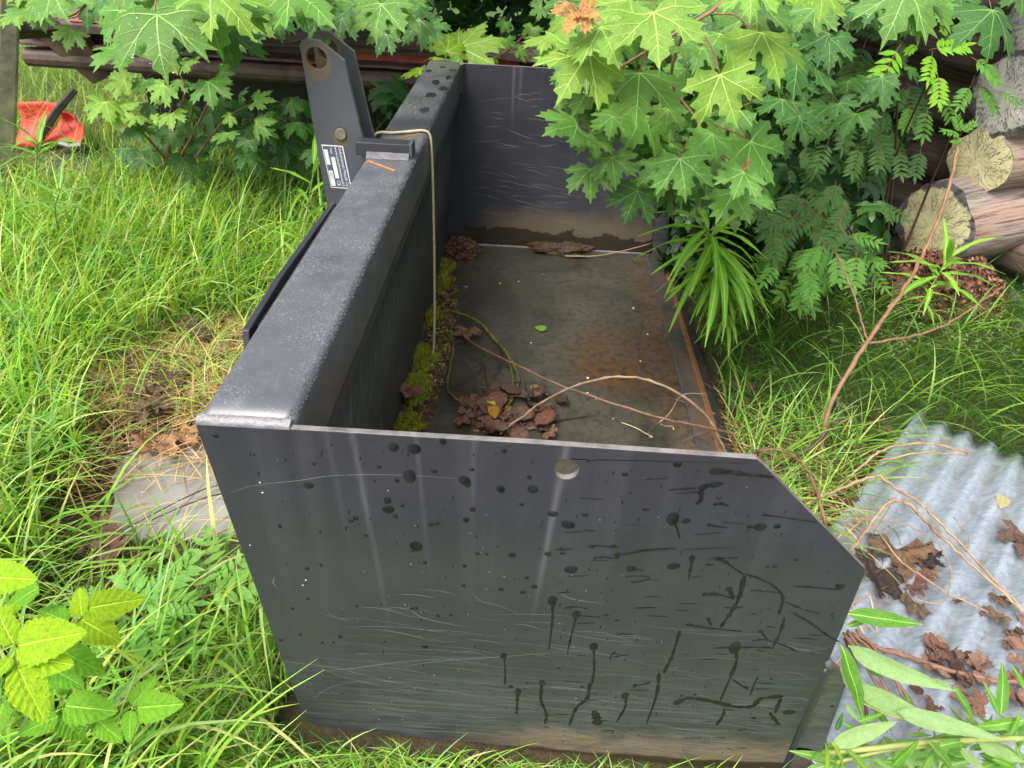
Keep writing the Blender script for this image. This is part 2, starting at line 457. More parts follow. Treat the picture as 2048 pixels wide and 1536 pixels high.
def m_wood(name, dark, light, red, redk):
    m, nt = mat(name)
    g = tex_noise(nt, coords(nt, (1.6, 34, 34)), 1.0, 6, 0.7, 0.5)
    fine = tex_noise(nt, coords(nt, (5, 160, 160)), 1.0, 4, 0.7)
    blot = tex_noise(nt, coords(nt, (2.2, 5, 5)), 1.0, 4, 0.6)
    c = ramp(nt, g, [(0.3, dark), (0.55, tuple((d + l) / 2 for d, l in zip(dark, light))), (0.78, light)])
    c = mix(nt, mth(nt, 'MULTIPLY', ramp(nt, blot, [(0.42, 0.0), (0.62, 1.0)]), redk), c, red)
    c = mix(nt, mth(nt, 'MULTIPLY', ramp(nt, fine, [(0.35, 1.0), (0.5, 0.0)]), 0.55), c, (0.02, 0.017, 0.015))
    crk = ramp(nt, g, [(0.30, 0.0), (0.42, 1.0)])
    h = mth(nt, 'ADD', mth(nt, 'MULTIPLY', crk, 1.0), mth(nt, 'MULTIPLY', fine, 0.5))
    surf(nt, princ(nt, c, 0.75, 0.25, 0, bump(nt, h, 0.8, 0.012)))
    return m


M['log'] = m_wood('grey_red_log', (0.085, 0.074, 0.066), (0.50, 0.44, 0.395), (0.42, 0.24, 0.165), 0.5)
M['log_shaded'] = m_wood('shaded_log', (0.032, 0.025, 0.020), (0.20, 0.155, 0.125), (0.16, 0.095, 0.065), 0.5)  # log wood darkened to paint in the shade on the rear wall


def m_lichen(name, amount, pale):
    pale = tuple(min(.8, q * 1.25) for q in pale)
    m, nt = mat(name)
    co = coords(nt)
    a = tex_noise(nt, co, 7, 5, 0.65)
    v = nd(nt, 'TexVoronoi', {'Vector': co, 'Scale': 170.0, 'Randomness': 1.0}, feature='DISTANCE_TO_EDGE').outputs['Distance']
    cr = ramp(nt, v, [(0.0, 0.0), (0.06, 1.0)])
    X, Y, Z = sepxyz(nt)
    r = mth(nt, 'SQRT', mth(nt, 'ADD', mth(nt, 'MULTIPLY', Y, Y), mth(nt, 'MULTIPLY', Z, Z)))
    edge = mth(nt, 'ADD', mth(nt, 'MULTIPLY', r, -9.0), mth(nt, 'ADD', mth(nt, 'MULTIPLY', a, 1.4), amount))
    f = sstep(nt, edge, 0.18, 0.30)
    # radial drying splits
    dirv = nd(nt, 'CombineXYZ', {0: 0.0, 1: mth(nt, 'DIVIDE', Y, mth(nt, 'ADD', r, 0.004)), 2: mth(nt, 'DIVIDE', Z, mth(nt, 'ADD', r, 0.004))}).outputs[0]
    big = tex_noise(nt, nd(nt, 'VectorMath', {0: nd(nt, 'VectorMath', {0: dirv, 1: (1.0, 2.2, 2.2)}, operation='MULTIPLY').outputs[0], 1: nd(nt, 'VectorMath', {0: co, 1: (3.0, 6.0, 6.0)}, operation='MULTIPLY').outputs[0]}, operation='ADD').outputs[0], 1.6, 3, 0.6)
    split = mth(nt, 'MULTIPLY', ramp(nt, mth(nt, 'ABSOLUTE', mth(nt, 'SUBTRACT', big, 0.5)), [(0.0, 1.0), (0.018, 0.0)]), sstep(nt, r, 0.015, 0.06))
    wood = ramp(nt, tex_noise(nt, co, 30, 5, 0.7), [(0.3, (0.05, 0.047, 0.046)), (0.7, (0.20, 0.19, 0.185))])
    lich = ramp(nt, tex_noise(nt, co, 22, 5, 0.7), [(0.3, tuple(x * 0.75 for x in pale)), (0.7, pale)])
    lich = mix(nt, mth(nt, 'MULTIPLY', mth(nt, 'SUBTRACT', 1.0, cr), 0.35), lich, (0.16, 0.14, 0.08))
    c = mix(nt, f, wood, lich)
    c = mix(nt, mth(nt, 'MULTIPLY', split, 0.6), c, (0.035, 0.03, 0.026))
    h = mth(nt, 'SUBTRACT', mth(nt, 'ADD', mth(nt, 'MULTIPLY', f, 0.6), mth(nt, 'MULTIPLY', cr, 0.6)), mth(nt, 'MULTIPLY', split, 1.0))
    surf(nt, princ(nt, c, 0.95, 0.1, 0, bump(nt, h, 0.9, 0.008)))
    return m


M['lichen'] = m_lichen('yellow_lichen', 0.80, (0.55, 0.51, 0.29))
M['lichen_grey'] = m_lichen('grey_lichen', 0.66, (0.50, 0.49, 0.43))
M['stone'] = simple('field_stone', (0.16, 0.15, 0.125), 0.85, 0.4, 14, 0.6, 0.25)
M['rotten'] = simple('rotten_wood', (0.15, 0.070, 0.048), 0.9, 0.6, 24, 1.0, 0.15)
M['moss_base'] = simple('moss_base', (0.13, 0.145, 0.02), 0.95, 0.5, 60, 0.9, 0.1)
M['humus'] = simple('leaf_humus', (0.055, 0.030, 0.020), 0.7, 0.6, 40, 1.0, 0.3)


# ------------------------------------------------------------------ mesh helpers
class MB:
    def __init__(self):
        self.v, self.f, self.m = [], [], []

    def add(self, vs, fs, mi=0):
        n = len(self.v)
        self.v += [tuple(p) for p in vs]
        for f in fs:
            self.f.append(tuple(n + i for i in f))
            self.m.append(mi)

    def box(self, x0, x1, y0, y1, z0, z1, mi=0):
        self.add([(x0, y0, z0), (x1, y0, z0), (x1, y1, z0), (x0, y1, z0), (x0, y0, z1), (x1, y0, z1), (x1, y1, z1), (x0, y1, z1)],
                 [(0, 3, 2, 1), (4, 5, 6, 7), (0, 1, 5, 4), (1, 2, 6, 5), (2, 3, 7, 6), (3, 0, 4, 7)], mi)

    def plate(self, loops, fn, t, mi=0, me=None):
        """flat plate from an outline and holes (2-D loops); fn(a, b, depth) places a point"""
        tri = tessellate_polygon([[Vector((a, b, 0)) for a, b in L] for L in loops])
        pts = [p for L in loops for p in L]
        n = len(pts)
        vs = [fn(a, b, 0) for a, b in pts] + [fn(a, b, t) for a, b in pts]
        self.add(vs, [tuple(x) for x in tri] + [tuple(i + n for i in reversed(x)) for x in tri], mi)
        off = 0
        base = len(self.v) - 2 * n
        for L in loops:
            k = len(L)
            for i in range(k):
                a, b = off + i, off + (i + 1) % k
                self.f.append((base + a, base + b, base + n + b, base + n + a))
                self.m.append(mi if me is None else me)
            off += k

    def tube(self, pts, r, ns=7, mi=0, cap=True, jit=0.0):
        pts = [Vector(p) for p in pts]
        n = len(pts)
        rs = r if isinstance(r, (list, tuple)) else [r] * n
        up = Vector((0, 0, 1))
        vs, fs = [], []
        prev = None
        for i, p in enumerate(pts):
            d = (pts[min(i + 1, n - 1)] - pts[max(i - 1, 0)]).normalized()
            a = prev - d * prev.dot(d) if prev is not None else d.cross(up if abs(d.z) < 0.9 else Vector((1, 0, 0)))
            a.normalize()
            prev = a
            b = d.cross(a)
            for k in range(ns):
                t = 2 * math.pi * k / ns
                rr = rs[i] * (1 + jit * random.uniform(-1, 1))
                vs.append(p + (a * math.cos(t) + b * math.sin(t)) * rr)
        for i in range(n - 1):
            for k in range(ns):
                fs.append((i * ns + k, i * ns + (k + 1) % ns, (i + 1) * ns + (k + 1) % ns, (i + 1) * ns + k))
        if cap:
            fs.append(tuple(reversed(range(ns))))
            fs.append(tuple((n - 1) * ns + k for k in range(ns)))
        self.add(vs, fs, mi)

    def mesh(self, name, mats, smooth=False):
        me = bpy.data.meshes.new(name)
        me.from_pydata(self.v, [], self.f)
        for m in mats:
            me.materials.append(m)
        me.polygons.foreach_set('material_index', self.m)
        if smooth:
            me.polygons.foreach_set('use_smooth', [True] * len(self.f))
        me.update()
        return me

    def build(self, name, mats, parent=None, smooth=False, bevel=0.0, recalc=True):
        mats = mats if isinstance(mats, (list, tuple)) else [mats]
        me = self.mesh(name, mats, smooth)
        if recalc:
            bm = bmesh.new()
            bm.from_mesh(me)
            bmesh.ops.recalc_face_normals(bm, faces=bm.faces)
            bm.to_mesh(me)
            bm.free()
        return link(name, me, parent, bevel)


def link(name, me, parent=None, bevel=0.0, mw=None, color=None):
    o = bpy.data.objects.new(name, me)
    COL.objects.link(o)
    if parent is not None:
        o.parent = parent
    if mw is not None:
        o.matrix_local = mw
    if color is not None:
        o.color = c4(color)
    if bevel:
        b = o.modifiers.new('bevel', 'BEVEL')
        b.width = bevel
        b.segments = 2
        b.limit_method = 'ANGLE'
        b.angle_limit = rad(40)
    return o


def tag(o, label=None, cat=None, group=None, kind=None):
    if label:
        o['label'] = label
    if cat:
        o['category'] = cat
    if group:
        o['group'] = group
    if kind:
        o['kind'] = kind
    return o


def thing(name, label, cat, loc=(0, 0, 0), group=None):
    o = bpy.data.objects.new(name, None)
    o.empty_display_size = 0.1
    COL.objects.link(o)
    o.location = loc
    return tag(o, label, cat, group)


def rel(parent, mw):
    """local matrix for a child of an unrotated Empty"""
    return Matrix.Translation(-Vector(parent.location)) @ mw


def frame(p0, p1, nh, scale=None):
    y = Vector(p1) - Vector(p0)
    L = y.length
    y = y / L
    z = Vector(nh) - y * Vector(nh).dot(y)
    if z.length < 1e-4:
        z = y.orthogonal()
    z.normalize()
    x = y.cross(z)
    s = L if scale is None else scale
    return Matrix(((x.x * s, y.x * s, z.x * s, p0[0]), (x.y * s, y.y * s, z.y * s, p0[1]), (x.z * s, y.z * s, z.z * s, p0[2]), (0, 0, 0, 1)))


def smooth_path(pts, k=5):
    P = [Vector(p) for p in pts]
    P = [P[0] * 2 - P[1]] + P + [P[-1] * 2 - P[-2]]
    out = []
    for i in range(1, len(P) - 2):
        for j in range(k):
            t = j / k
            a, b, c, d = P[i - 1], P[i], P[i + 1], P[i + 2]
            out.append(0.5 * ((2 * b) + (c - a) * t + (2 * a - 5 * b + 4 * c - d) * t * t + (3 * b - a - 3 * c + d) * t ** 3))
    out.append(P[-2])
    return out


def np_mesh(name, V, F, mats, tint=None, smooth=False, mi=None):
    """V (n,3), F (m,k) arrays; tint (n,3) optional"""
    me = bpy.data.meshes.new(name)
    k = F.shape[1]
    me.vertices.add(len(V))
    me.vertices.foreach_set('co', np.ascontiguousarray(V, dtype=np.float32).ravel())
    me.loops.add(F.size)
    me.loops.foreach_set('vertex_index', np.ascontiguousarray(F, dtype=np.int32).ravel())
    me.polygons.add(len(F))
    me.polygons.foreach_set('loop_start', np.arange(0, F.size, k, dtype=np.int32))
    for m in mats:
        me.materials.append(m)
    if mi is not None:
        me.polygons.foreach_set('material_index', np.asarray(mi, dtype=np.int32))
    if smooth:
        me.polygons.foreach_set('use_smooth', np.ones(len(F), dtype=bool))
    if tint is not None:
        a = me.attributes.new('tint', 'FLOAT_COLOR', 'POINT')
        c = np.ones((len(V), 4), dtype=np.float32)
        c[:, :3] = tint
        a.data.foreach_set('color', c.ravel())
    me.update()
    me.validate()
    return me


def blades(P, h, w, az, th0, th1, tint, K=5, twist=None, taper=1.6):
    """ribbons that rise from P, bending from th0 to th1 off the vertical towards azimuth az"""
    N = len(P)
    t = np.linspace(0, 1, K + 1)
    th = th0[:, None] + (th1 - th0)[:, None] * t[None, :] ** 1.15
    s = np.zeros((N, K + 1))
    z = np.zeros((N, K + 1))
    tm = 0.5 * (th[:, 1:] + th[:, :-1])
    s[:, 1:] = np.cumsum(np.sin(tm), 1) * (h / K)[:, None]
    z[:, 1:] = np.cumsum(np.cos(tm), 1) * (h / K)[:, None]
    dx, dy = np.cos(az), np.sin(az)
    c = np.stack([P[:, 0:1] + s * dx[:, None], P[:, 1:2] + s * dy[:, None], P[:, 2:3] + z], -1)
    tw = np.zeros(N) if twist is None else twist
    wx, wy = -np.sin(az + tw), np.cos(az + tw)
    prof = np.minimum(1.0, 0.55 + 1.4 * t) * np.maximum(0.04, 1 - t ** taper)
    half = 0.5 * w[:, None] * prof[None, :]
    off = np.stack([wx[:, None] * half, wy[:, None] * half, np.zeros_like(half)], -1)
    V = np.stack([c - off, c + off], 2).reshape(N, -1, 3)
    i = np.arange(K)
    q = np.stack([2 * i, 2 * i + 1, 2 * i + 3, 2 * i + 2], -1)
    F = (q[None] + (np.arange(N) * (2 * (K + 1)))[:, None, None]).reshape(-1, 4)
    T = np.repeat(tint, 2 * (K + 1), axis=0)
    return V.reshape(-1, 3), F, T


def join_np(parts):
    Vs, Fs, Ts, n = [], [], [], 0
    for V, F, T in parts:
        Vs.append(V)
        Fs.append(F + n)
        Ts.append(T)
        n += len(V)
    return np.concatenate(Vs), np.concatenate(Fs), np.concatenate(Ts)


def pal(N, cols, jit=0.18, wts=None):
    cols = np.array(cols)
    i = RNG.choice(len(cols), N, p=wts)
    c = cols[i] * (1 + RNG.uniform(-jit, jit, (N, 1))) * (1 + RNG.uniform(-0.06, 0.06, (N, 3)))
    return np.clip(c, 0.003, 1)


def scatter(N, x0, x1, y0, y1, keep):
    out = np.zeros((0, 2))
    while len(out) < N:
        p = np.stack([RNG.uniform(x0, x1, 3 * N), RNG.uniform(y0, y1, 3 * N)], -1)
        out = np.concatenate([out, p[keep(p[:, 0], p[:, 1])]])
    out = out[:N]
    z = np.array([gz(a, b) for a, b in out]) - 0.005
    return np.concatenate([out, z[:, None]], 1)


#=====STRUCTURE=====
# ------------------------------------------------------------------ the ground
def make_ground():
    xs = np.concatenate([np.linspace(-60, -4, 12), np.linspace(-3.8, 4.2, 130), np.linspace(4.6, 60, 12)])
    ys = np.concatenate([np.linspace(-60, -2.2, 12), np.linspace(-2, 6, 130), np.linspace(6.5, 80, 12)])
    V = np.array([(x, y, gz(x, y)) for y in ys for x in xs])
    nx, ny = len(xs), len(ys)
    F = np.array([(j * nx + i, j * nx + i + 1, (j + 1) * nx + i + 1, (j + 1) * nx + i) for j in range(ny - 1) for i in range(nx - 1)])
    o = link('ground', np_mesh('ground', V, F, [M['soil']], smooth=True))
    tag(o, kind='structure')


make_ground()

# ------------------------------------------------------------------ the bucket
H, L, BW = 0.692, 2.0, 0.1155
BK = thing('loader_bucket', 'dark grey steel tractor loader bucket lying open in the grass with moss inside', 'bucket')


def arc(cx, cz, r, a0, a1, n):
    return [(cx + r * math.cos(rad(a0 + (a1 - a0) * i / n)), cz + r * math.sin(rad(a0 + (a1 - a0) * i / n))) for i in range(n + 1)]


HZ = 0.647
HOLE = [(0.4432 + 0.0145 * math.cos(t), HZ + 0.0165 * math.sin(t)) for t in np.linspace(0, 2 * math.pi, 29)[:-1]]
OUT = [(0.0, H - 0.006)] + [(0.034, 0.045)] + [(0.037, 0.024), (0.043, 0.008), (0.053, -0.004), (0.066, -0.011)] + [(0.383, -0.036), (0.712, -0.067), (0.895, -0.079), (0.884, 0.06), (0.872, 0.285)] + [(0.8568, 0.488), (0.854, 0.498)] + [(0.672, 0.675), (0.664, 0.681)] + [(0.40, 0.685)]
OUT = list(reversed(OUT))
b = MB()
b.plate([OUT, HOLE], lambda a, c, t: (a, 0.0 + t, c), 0.009, 0, 1)
b.build('end_plate', [M['end'], M['bare_edge']], BK, bevel=0.0012)
b = MB()
b.plate([OUT], lambda a, c, t: (a, L - 0.009 + t, c), 0.009, 0, 1)
b.build('end_plate', [M['far'], M['bare_edge']], BK, bevel=0.0012)

# top beam: a closed square tube with rounded corners
BZ = 0.584
cs = arc(BW - 0.013, H - 0.013, 0.013, 0, 90, 5) + arc(0.013, H - 0.013, 0.013, 90, 180, 5) + arc(0.013, BZ + 0.013, 0.013, 180, 270, 4) + arc(BW - 0.013, BZ + 0.013, 0.013, 270, 360, 4)
ysec = [0.0092] + list(np.linspace(0.05, L - 0.05, 30)) + [L - 0.0092]
b = MB()
n = len(cs)
b.add([(x, y, z) for y in ysec for x, z in cs], [(j * n + i, j * n + (i + 1) % n, (j + 1) * n + (i + 1) % n, (j + 1) * n + i) for j in range(len(ysec) - 1) for i in range(n)] + [tuple(range(n)), tuple((len(ysec) - 1) * n + i for i in reversed(range(n)))])
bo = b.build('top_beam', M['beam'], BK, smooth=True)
# back plate with a rounded foot, under the beam
prof = [(0.094, BZ - 0.002), (0.060, 0.16)] + [(0.055, 0.060), (0.055, 0.030), (0.060, 0.014), (0.072, 0.004), (0.10, 0.0005)]
b = MB()
pp = [(x, z) for x, z in prof] + [(x - 0.008, z - 0.002) for x, z in reversed(prof)]
n = len(pp)
ysec = list(np.linspace(0.0095, L - 0.0095, 24))
b.add([(x, y, z) for y in ysec for x, z in pp], [(j * n + i, j * n + (i + 1) % n, (j + 1) * n + (i + 1) % n, (j + 1) * n + i) for j in range(len(ysec) - 1) for i in range(n)])
b.build('back_plate', M['back'], BK, smooth=True)
# a narrow strip welded under the beam, along the joint to the back plate
b = MB()
b.box(0.0945, 0.1125, 0.0095, L - 0.0095, BZ - 0.022, BZ - 0.0005)
b.build('joint_strip', M['plain'], BK, bevel=0.002)
b = MB()
b.box(0.099, 0.869, 0.0095, L - 0.0095, -0.009, 0.0)
b.build('floor_plate', M['floor'], BK)
b = MB()
b.add([(0.8705, 0.0095, 0.004), (0.930, 0.0095, 0.001), (0.944, 0.0095, -0.006), (0.944, 0.0095, -0.012), (0.8705, 0.0095, -0.012),
       (0.8705, L - 0.0095, 0.004), (0.930, L - 0.0095, 0.001), (0.944, L - 0.0095, -0.006), (0.944, L - 0.0095, -0.012), (0.8705, L - 0.0095, -0.012)],
      [(0, 1, 6, 5), (1, 2, 7, 6), (2, 3, 8, 7), (3, 4, 9, 8), (4, 0, 5, 9), (0, 4, 3, 2, 1), (5, 6, 7, 8, 9)])
b.build('cutting_edge', M['lip'], BK)
# black wear bar and bolt heads under the lip
b = MB()
b.box(0.905, 0.972, 0.02, L - 0.02, -0.034, -0.0125)
wb = b.build('wear_bar', M['black_bar'], BK, bevel=0.003)
for yy in np.linspace(0.12, 1.9, 12):
    b = MB()
    b.tube([(0.961, yy, -0.013), (0.961, yy, -0.004)], 0.009, 6)
    b.build('bolt', M['black_bar'], wb, bevel=0.001)


def bead(name, p0, p1, r, m, parent, step=0.006, ns=6, wob=0.3):
    p0, p1 = Vector(p0), Vector(p1)
    n = max(3, int((p1 - p0).length / step))
    pts = [p0.lerp(p1, i / n) for i in range(n + 1)]
    rs = [r * (1 + wob * (1 if i % 2 else -1) * random.uniform(0.3, 1)) for i in range(n + 1)]
    bb = MB()
    bb.tube(pts, rs, ns)
    return bb.build(name, m, parent, smooth=True)


bead('weld_bead', (0.870, 0.012, 0.0015), (0.870, L - 0.012, 0.0015), 0.0032, M['weld_dark'], BK)
bead('weld_bead', (0.11, L - 0.011, 0.002), (0.868, L - 0.011, 0.002), 0.0055, M['bare_edge'], BK)
bead('weld_bead', (0.11, 0.011, 0.002), (0.868, 0.011, 0.002), 0.0055, M['weld_dark'], BK)
bead('weld_bead', (0.1155, L - 0.011, BZ), (0.1155, L - 0.011, H - 0.01), 0.005, M['weld_dark'], BK)
bead('weld_bead', (0.113, 0.011, 0.600), (0.1155, 0.011, H - 0.014), 0.004, M['weld_dark'], BK)
# broad welded bevel across the near end of the beam
b = MB()
nb = 26
vs = []
for i in range(nb + 1):
    x = 0.001 + (BW - 0.004) * i / nb
    e = 0.0010 * noise.noise((x * 60, 0, 0))
    vs += [(x, -0.0008, H - 0.0075), (x, 0.0015, H - 0.0025 + e), (x, 0.0105, H + 0.0012 + e * 0.6)]
b.add(vs, [(3 * i + k, 3 * i + 3 + k, 3 * i + 4 + k, 3 * i + 1 + k) for i in range(nb) for k in range(2)])
b.build('weld_bead', M['weld'], BK, smooth=True)
# ripple of weld and clinging water along the inner top corner of the beam
b = MB()
yy = 0.014
while yy < L - 0.02:
    for q in range(2):
        a = rad(random.uniform(18, 78))
        r = 0.0132
        x, z = BW - 0.013 + r * math.cos(a), H - 0.013 + r * math.sin(a)
        s = random.uniform(0.0007, 0.0018)
        b.tube([(x - s * 0.8, yy + random.uniform(-.001, .001), z + s * 0.8), (x + s * 0.2, yy, z), (x + s * 1.0, yy + random.uniform(-.002, .002), z - s * 2.0)], [s * 0.35, s * 0.6, s * 0.3], 5)
    yy += random.uniform(0.0035, 0.0065)
o = b.build('corner_drips', M['drip'], BK, smooth=True)
tag(o, kind='stuff')

# side wear plates at the mouth, one at each end
SIDE = [(0.873, 0.262), (0.880, 0.268), (0.921, 0.228), (0.926, 0.214), (0.956, -0.02), (0.962, -0.085), (0.897, -0.079)]
for y0, t in ((0.0095, 0.012), (L - 0.0215, 0.012)):
    b = MB()
    b.plate([list(reversed(SIDE))], lambda a, c, t_: (a, y0 + t_, c), t, 0, 1)
    b.build('side_wear_plate', [M['side'], M['rust']], BK, bevel=0.0015)
bead('weld_bead', (0.8765, 0.004, 0.26), (0.901, 0.004, -0.075), 0.0068, M['plain'], BK, 0.01, 7, 0.15)
b = MB()
b.tube([(0.871, 0.004, 0.283), (0.879, 0.004, 0.268), (0.8815, 0.005, 0.252)], [0.006, 0.0075, 0.004], 7)
b.build('weld_bead', M['weld'], BK, smooth=True)

# hitch tower: two lugs, pin, gusset bar, name plate
LUG = [(-0.1315, 0.908), (-0.127, 0.919), (-0.119, 0.9235), (-0.0885, 0.922), (-0.0385, 0.884), (-0.0075, 0.69), (-0.004, 0.50), (-0.004, 0.40), (-0.108, 0.40), (-0.115, 0.54)]
ring = lambda cx, cz, r, n=22: [(cx + r * math.cos(t), cz + r * math.sin(t)) for t in np.linspace(0, 2 * math.pi, n + 1)[:-1]]
for y0 in (0.990, 1.085):
    b = MB()
    b.plate([list(reversed(LUG)), ring(-0.0985, 0.886, 0.0230), ring(-0.062, 0.728, 0.0142)], lambda a, c, t: (a, y0 + t, c), 0.013, 0, 1)
    lg = b.build('hitch_lug', [M['lug'], M['bare_edge']], BK, bevel=0.0012)
    b = MB()
    k = 22
    vs = [(-0.0985 + 0.0227 * math.cos(2 * math.pi * i / k), y0 + yy_, 0.886 + 0.0227 * math.sin(2 * math.pi * i / k)) for yy_ in (0.001, 0.012) for i in range(k)]
    b.add(vs, [(i, (i + 1) % k, k + (i + 1) % k, k + i) for i in range(k)])
    b.build('rusty_bore', M['rust'], lg, smooth=True)
b = MB()
b.tube([(-0.062, 0.984, 0.728), (-0.062, 1.104, 0.728)], 0.0132, 18)
b.build('hitch_pin', M['pin'], BK, bevel=0.0015)
b = MB()
b.box(-0.022, 0.104, 0.952, 0.9885, H + 0.0008, H + 0.031)
b.build('gusset_bar', M['plain'], BK, bevel=0.002)
b = MB()
b.box(0.1005, 0.1085, 0.950, 0.993, H + 0.0006, H + 0.034)
b.build('weld_bead', M['weld_dark'], BK, bevel=0.003)
b = MB()
n = 18
vs = []
for i in range(n + 1):
    x = 0.004 + 0.097 * i / n
    e = 0.0012 * noise.noise((x * 80, 3, 0))
    vs += [(x, 0.9345, H + 0.0008), (x, 0.943, H + 0.007 + e), (x, 0.9512, H + 0.0115 + e)]
b.add(vs, [(3 * i + k, 3 * i + 3 + k, 3 * i + 4 + k, 3 * i + 1 + k) for i in range(n) for k in range(2)])
b.build('weld_bead', M['weld'], BK, smooth=True)
# lower plate on the outside of the back
b = MB()
b.plate([[(0.315, 0.560), (0.330, 0.606), (0.50, 0.612), (0.90, 0.600), (0.90, 0.48), (0.34, 0.48)]], lambda a, c, t: (-0.078 + t, a, c), 0.012)
b.build('mounting_plate', M['plain'], BK, bevel=0.002)
b = MB()
b.box(-0.0655, -0.0005, 0.36, 0.88, 0.585, 0.597)
b.build('mounting_flange', M['plain'], BK, bevel=0.002)
for yy in (0.40, 1.6):
    b = MB()
    b.box(-0.065 if yy < 1 else -0.033, -0.0005, yy, yy + 0.02, 0.35, 0.584)
    b.build('mounting_rib', M['plain'], BK, bevel=0.002)
# name plate on the front lug: reads from the top downwards
b = MB()
X0, X1, Z0, Z1 = -0.1045, -0.0545, 0.5990, 0.7010
SK = lambda x, z: x + (0.650 - z) * 0.12 * 0.9
b.add([(SK(X0, Z1) - 0.0, 0.9885, Z1), (SK(X1, Z1), 0.9885, Z1 - 0.001), (SK(X1, Z0), 0.9885, Z0 - 0.001), (SK(X0, Z0), 0.9885, Z0),
       (SK(X0, Z1), 0.9895, Z1), (SK(X1, Z1), 0.9895, Z1 - 0.001), (SK(X1, Z0), 0.9895, Z0 - 0.001), (SK(X0, Z0), 0.9895, Z0)],
      [(0, 1, 2, 3), (4, 7, 6, 5), (0, 4, 5, 1), (1, 5, 6, 2), (2, 6, 7, 3), (3, 7, 4, 0)])
plate = b.build('name_plate', M['label_white'], BK)


def quadp(x0, x1, z0, z1, y, m, name):
    bb = MB()
    c = [(x0, z1), (x1, z1), (x1, z0), (x0, z0)]
    bb.add([(SK(x, z), y, z) for x, z in c] + [(SK(x, z), y + 0.0002, z) for x, z in c], [(0, 1, 2, 3), (4, 7, 6, 5), (0, 4, 5, 1), (1, 5, 6, 2), (2, 6, 7, 3), (3, 7, 4, 0)])
    return bb.build(name, m, plate)


quadp(X0 + 0.0015, X1 - 0.0025, Z0 + 0.002, Z1 - 0.0025, 0.98815, M['label_ink'], 'printed_field')
for x0, x1, z0, z1 in ((-0.1015, -0.093, 0.6550, 0.6905), (-0.0885, -0.0795, 0.6230, 0.6735), (-0.1015, -0.092, 0.6040, 0.6410)):
    quadp(x0, x1, z0, z1, 0.98785, M['label_white'], 'blank_box')


def lettering(txt, x, z, size, m):
    cu = bpy.data.curves.new('lettering', 'FONT')
    cu.body = txt
    cu.size = size
    cu.extrude = 0.0001
    cu.resolution_u = 2
    cu.materials.append(m)
    tmp = bpy.data.objects.new('lettering', cu)
    COL.objects.link(tmp)
    me = bpy.data.meshes.new_from_object(tmp.evaluated_get(bpy.context.evaluated_depsgraph_get()))
    bpy.data.objects.remove(tmp)
    o = bpy.data.objects.new('lettering', me)
    COL.objects.link(o)
    o.parent = plate
    # text runs down the plate (+X of text = -Z, leaning with the lug), its top towards +X
    a = math.atan(0.108)
    tx = Vector((math.sin(a), 0, -math.cos(a)))
    ty = Vector((math.cos(a), 0, math.sin(a)))
    tz = Vector((0, -1, 0))
    o.matrix_local = Matrix(((tx.x, ty.x, tz.x, SK(x, z)), (tx.y, ty.y, tz.y, 0.9877), (tx.z, ty.z, tz.z, z), (0, 0, 0, 1)))
    return o


lettering('Uukuniemen Metalli Oy', -0.0660, 0.6970, 0.0098, M['label_white'])
lettering('www.uukuniemenmetalli.fi', -0.0755, 0.6970, 0.0088, M['label_white'])
lettering('Malli', -0.0870, 0.6950, 0.0075, M['label_white'])
lettering('CE', -0.0870, 0.6180, 0.0120, M['label_white'])
lettering('2017', -0.0995, 0.6370, 0.0085, M['label_ink'])

# rust marks lying on the beam (scratched through the paint)
fresh = simple('fresh_rust', (0.36, 0.16, 0.045), 0.7, 0.3, 60, 0.2, 0.3)
for pts, w in (([at_z(735, 322, H), at_z(760, 331, H), at_z(789, 342, H)], 0.008), ([at_z(800, 277, H), at_z(820, 271, H), at_z(842, 268, H)], 0.006)):
    b = MB()
    nn = len(pts)
    vs = []
    for i, p in enumerate(pts):
        d = (pts[min(i + 1, nn - 1)] - pts[max(i - 1, 0)]).normalized()
        sd = Vector((-d.y, d.x, 0)) * w * 0.5
        vs += [p + sd + Vector((0, 0, 0.0008)), p - sd + Vector((0, 0, 0.0008))]
    b.add(vs, [(2 * i, 2 * i + 1, 2 * i + 3, 2 * i + 2) for i in range(nn - 1)])
    b.build('rust_mark', fresh, BK)


# --- water on the near end plate: domes and runs of water a fraction of a millimetre proud
def pl(u, v):
    p = at_y(u, v, 0.0)
    return p.x, p.z


def blob(bb, x, z, rx, rz, y=-0.0003, k=12, jit=0.18, h=0.0012, plane='y', rot=0.0):
    ph = random.uniform(0, 10)
    vs = []
    for s, hh in ((1.0, 0.0), (0.6, 0.8)):
        for i in range(k):
            t = 2 * math.pi * i / k
            r = s * (1 + jit * noise.noise((math.cos(t) * 1.3 + ph, math.sin(t) * 1.3, ph)))
            a, c = rx * r * math.cos(t), rz * r * math.sin(t)
            a, c = a * math.cos(rot) - c * math.sin(rot), a * math.sin(rot) + c * math.cos(rot)
            vs.append((x + a, y - h * hh, z + c) if plane == 'y' else (x + a, z + c, y + h * hh))
    vs.append((x, y - h, z) if plane == 'y' else (x, z, y + h))
    fs = [(i, (i + 1) % k, k + (i + 1) % k, k + i) for i in range(k)] + [(k + i, k + (i + 1) % k, 2 * k) for i in range(k)]
    bb.add(vs, fs)


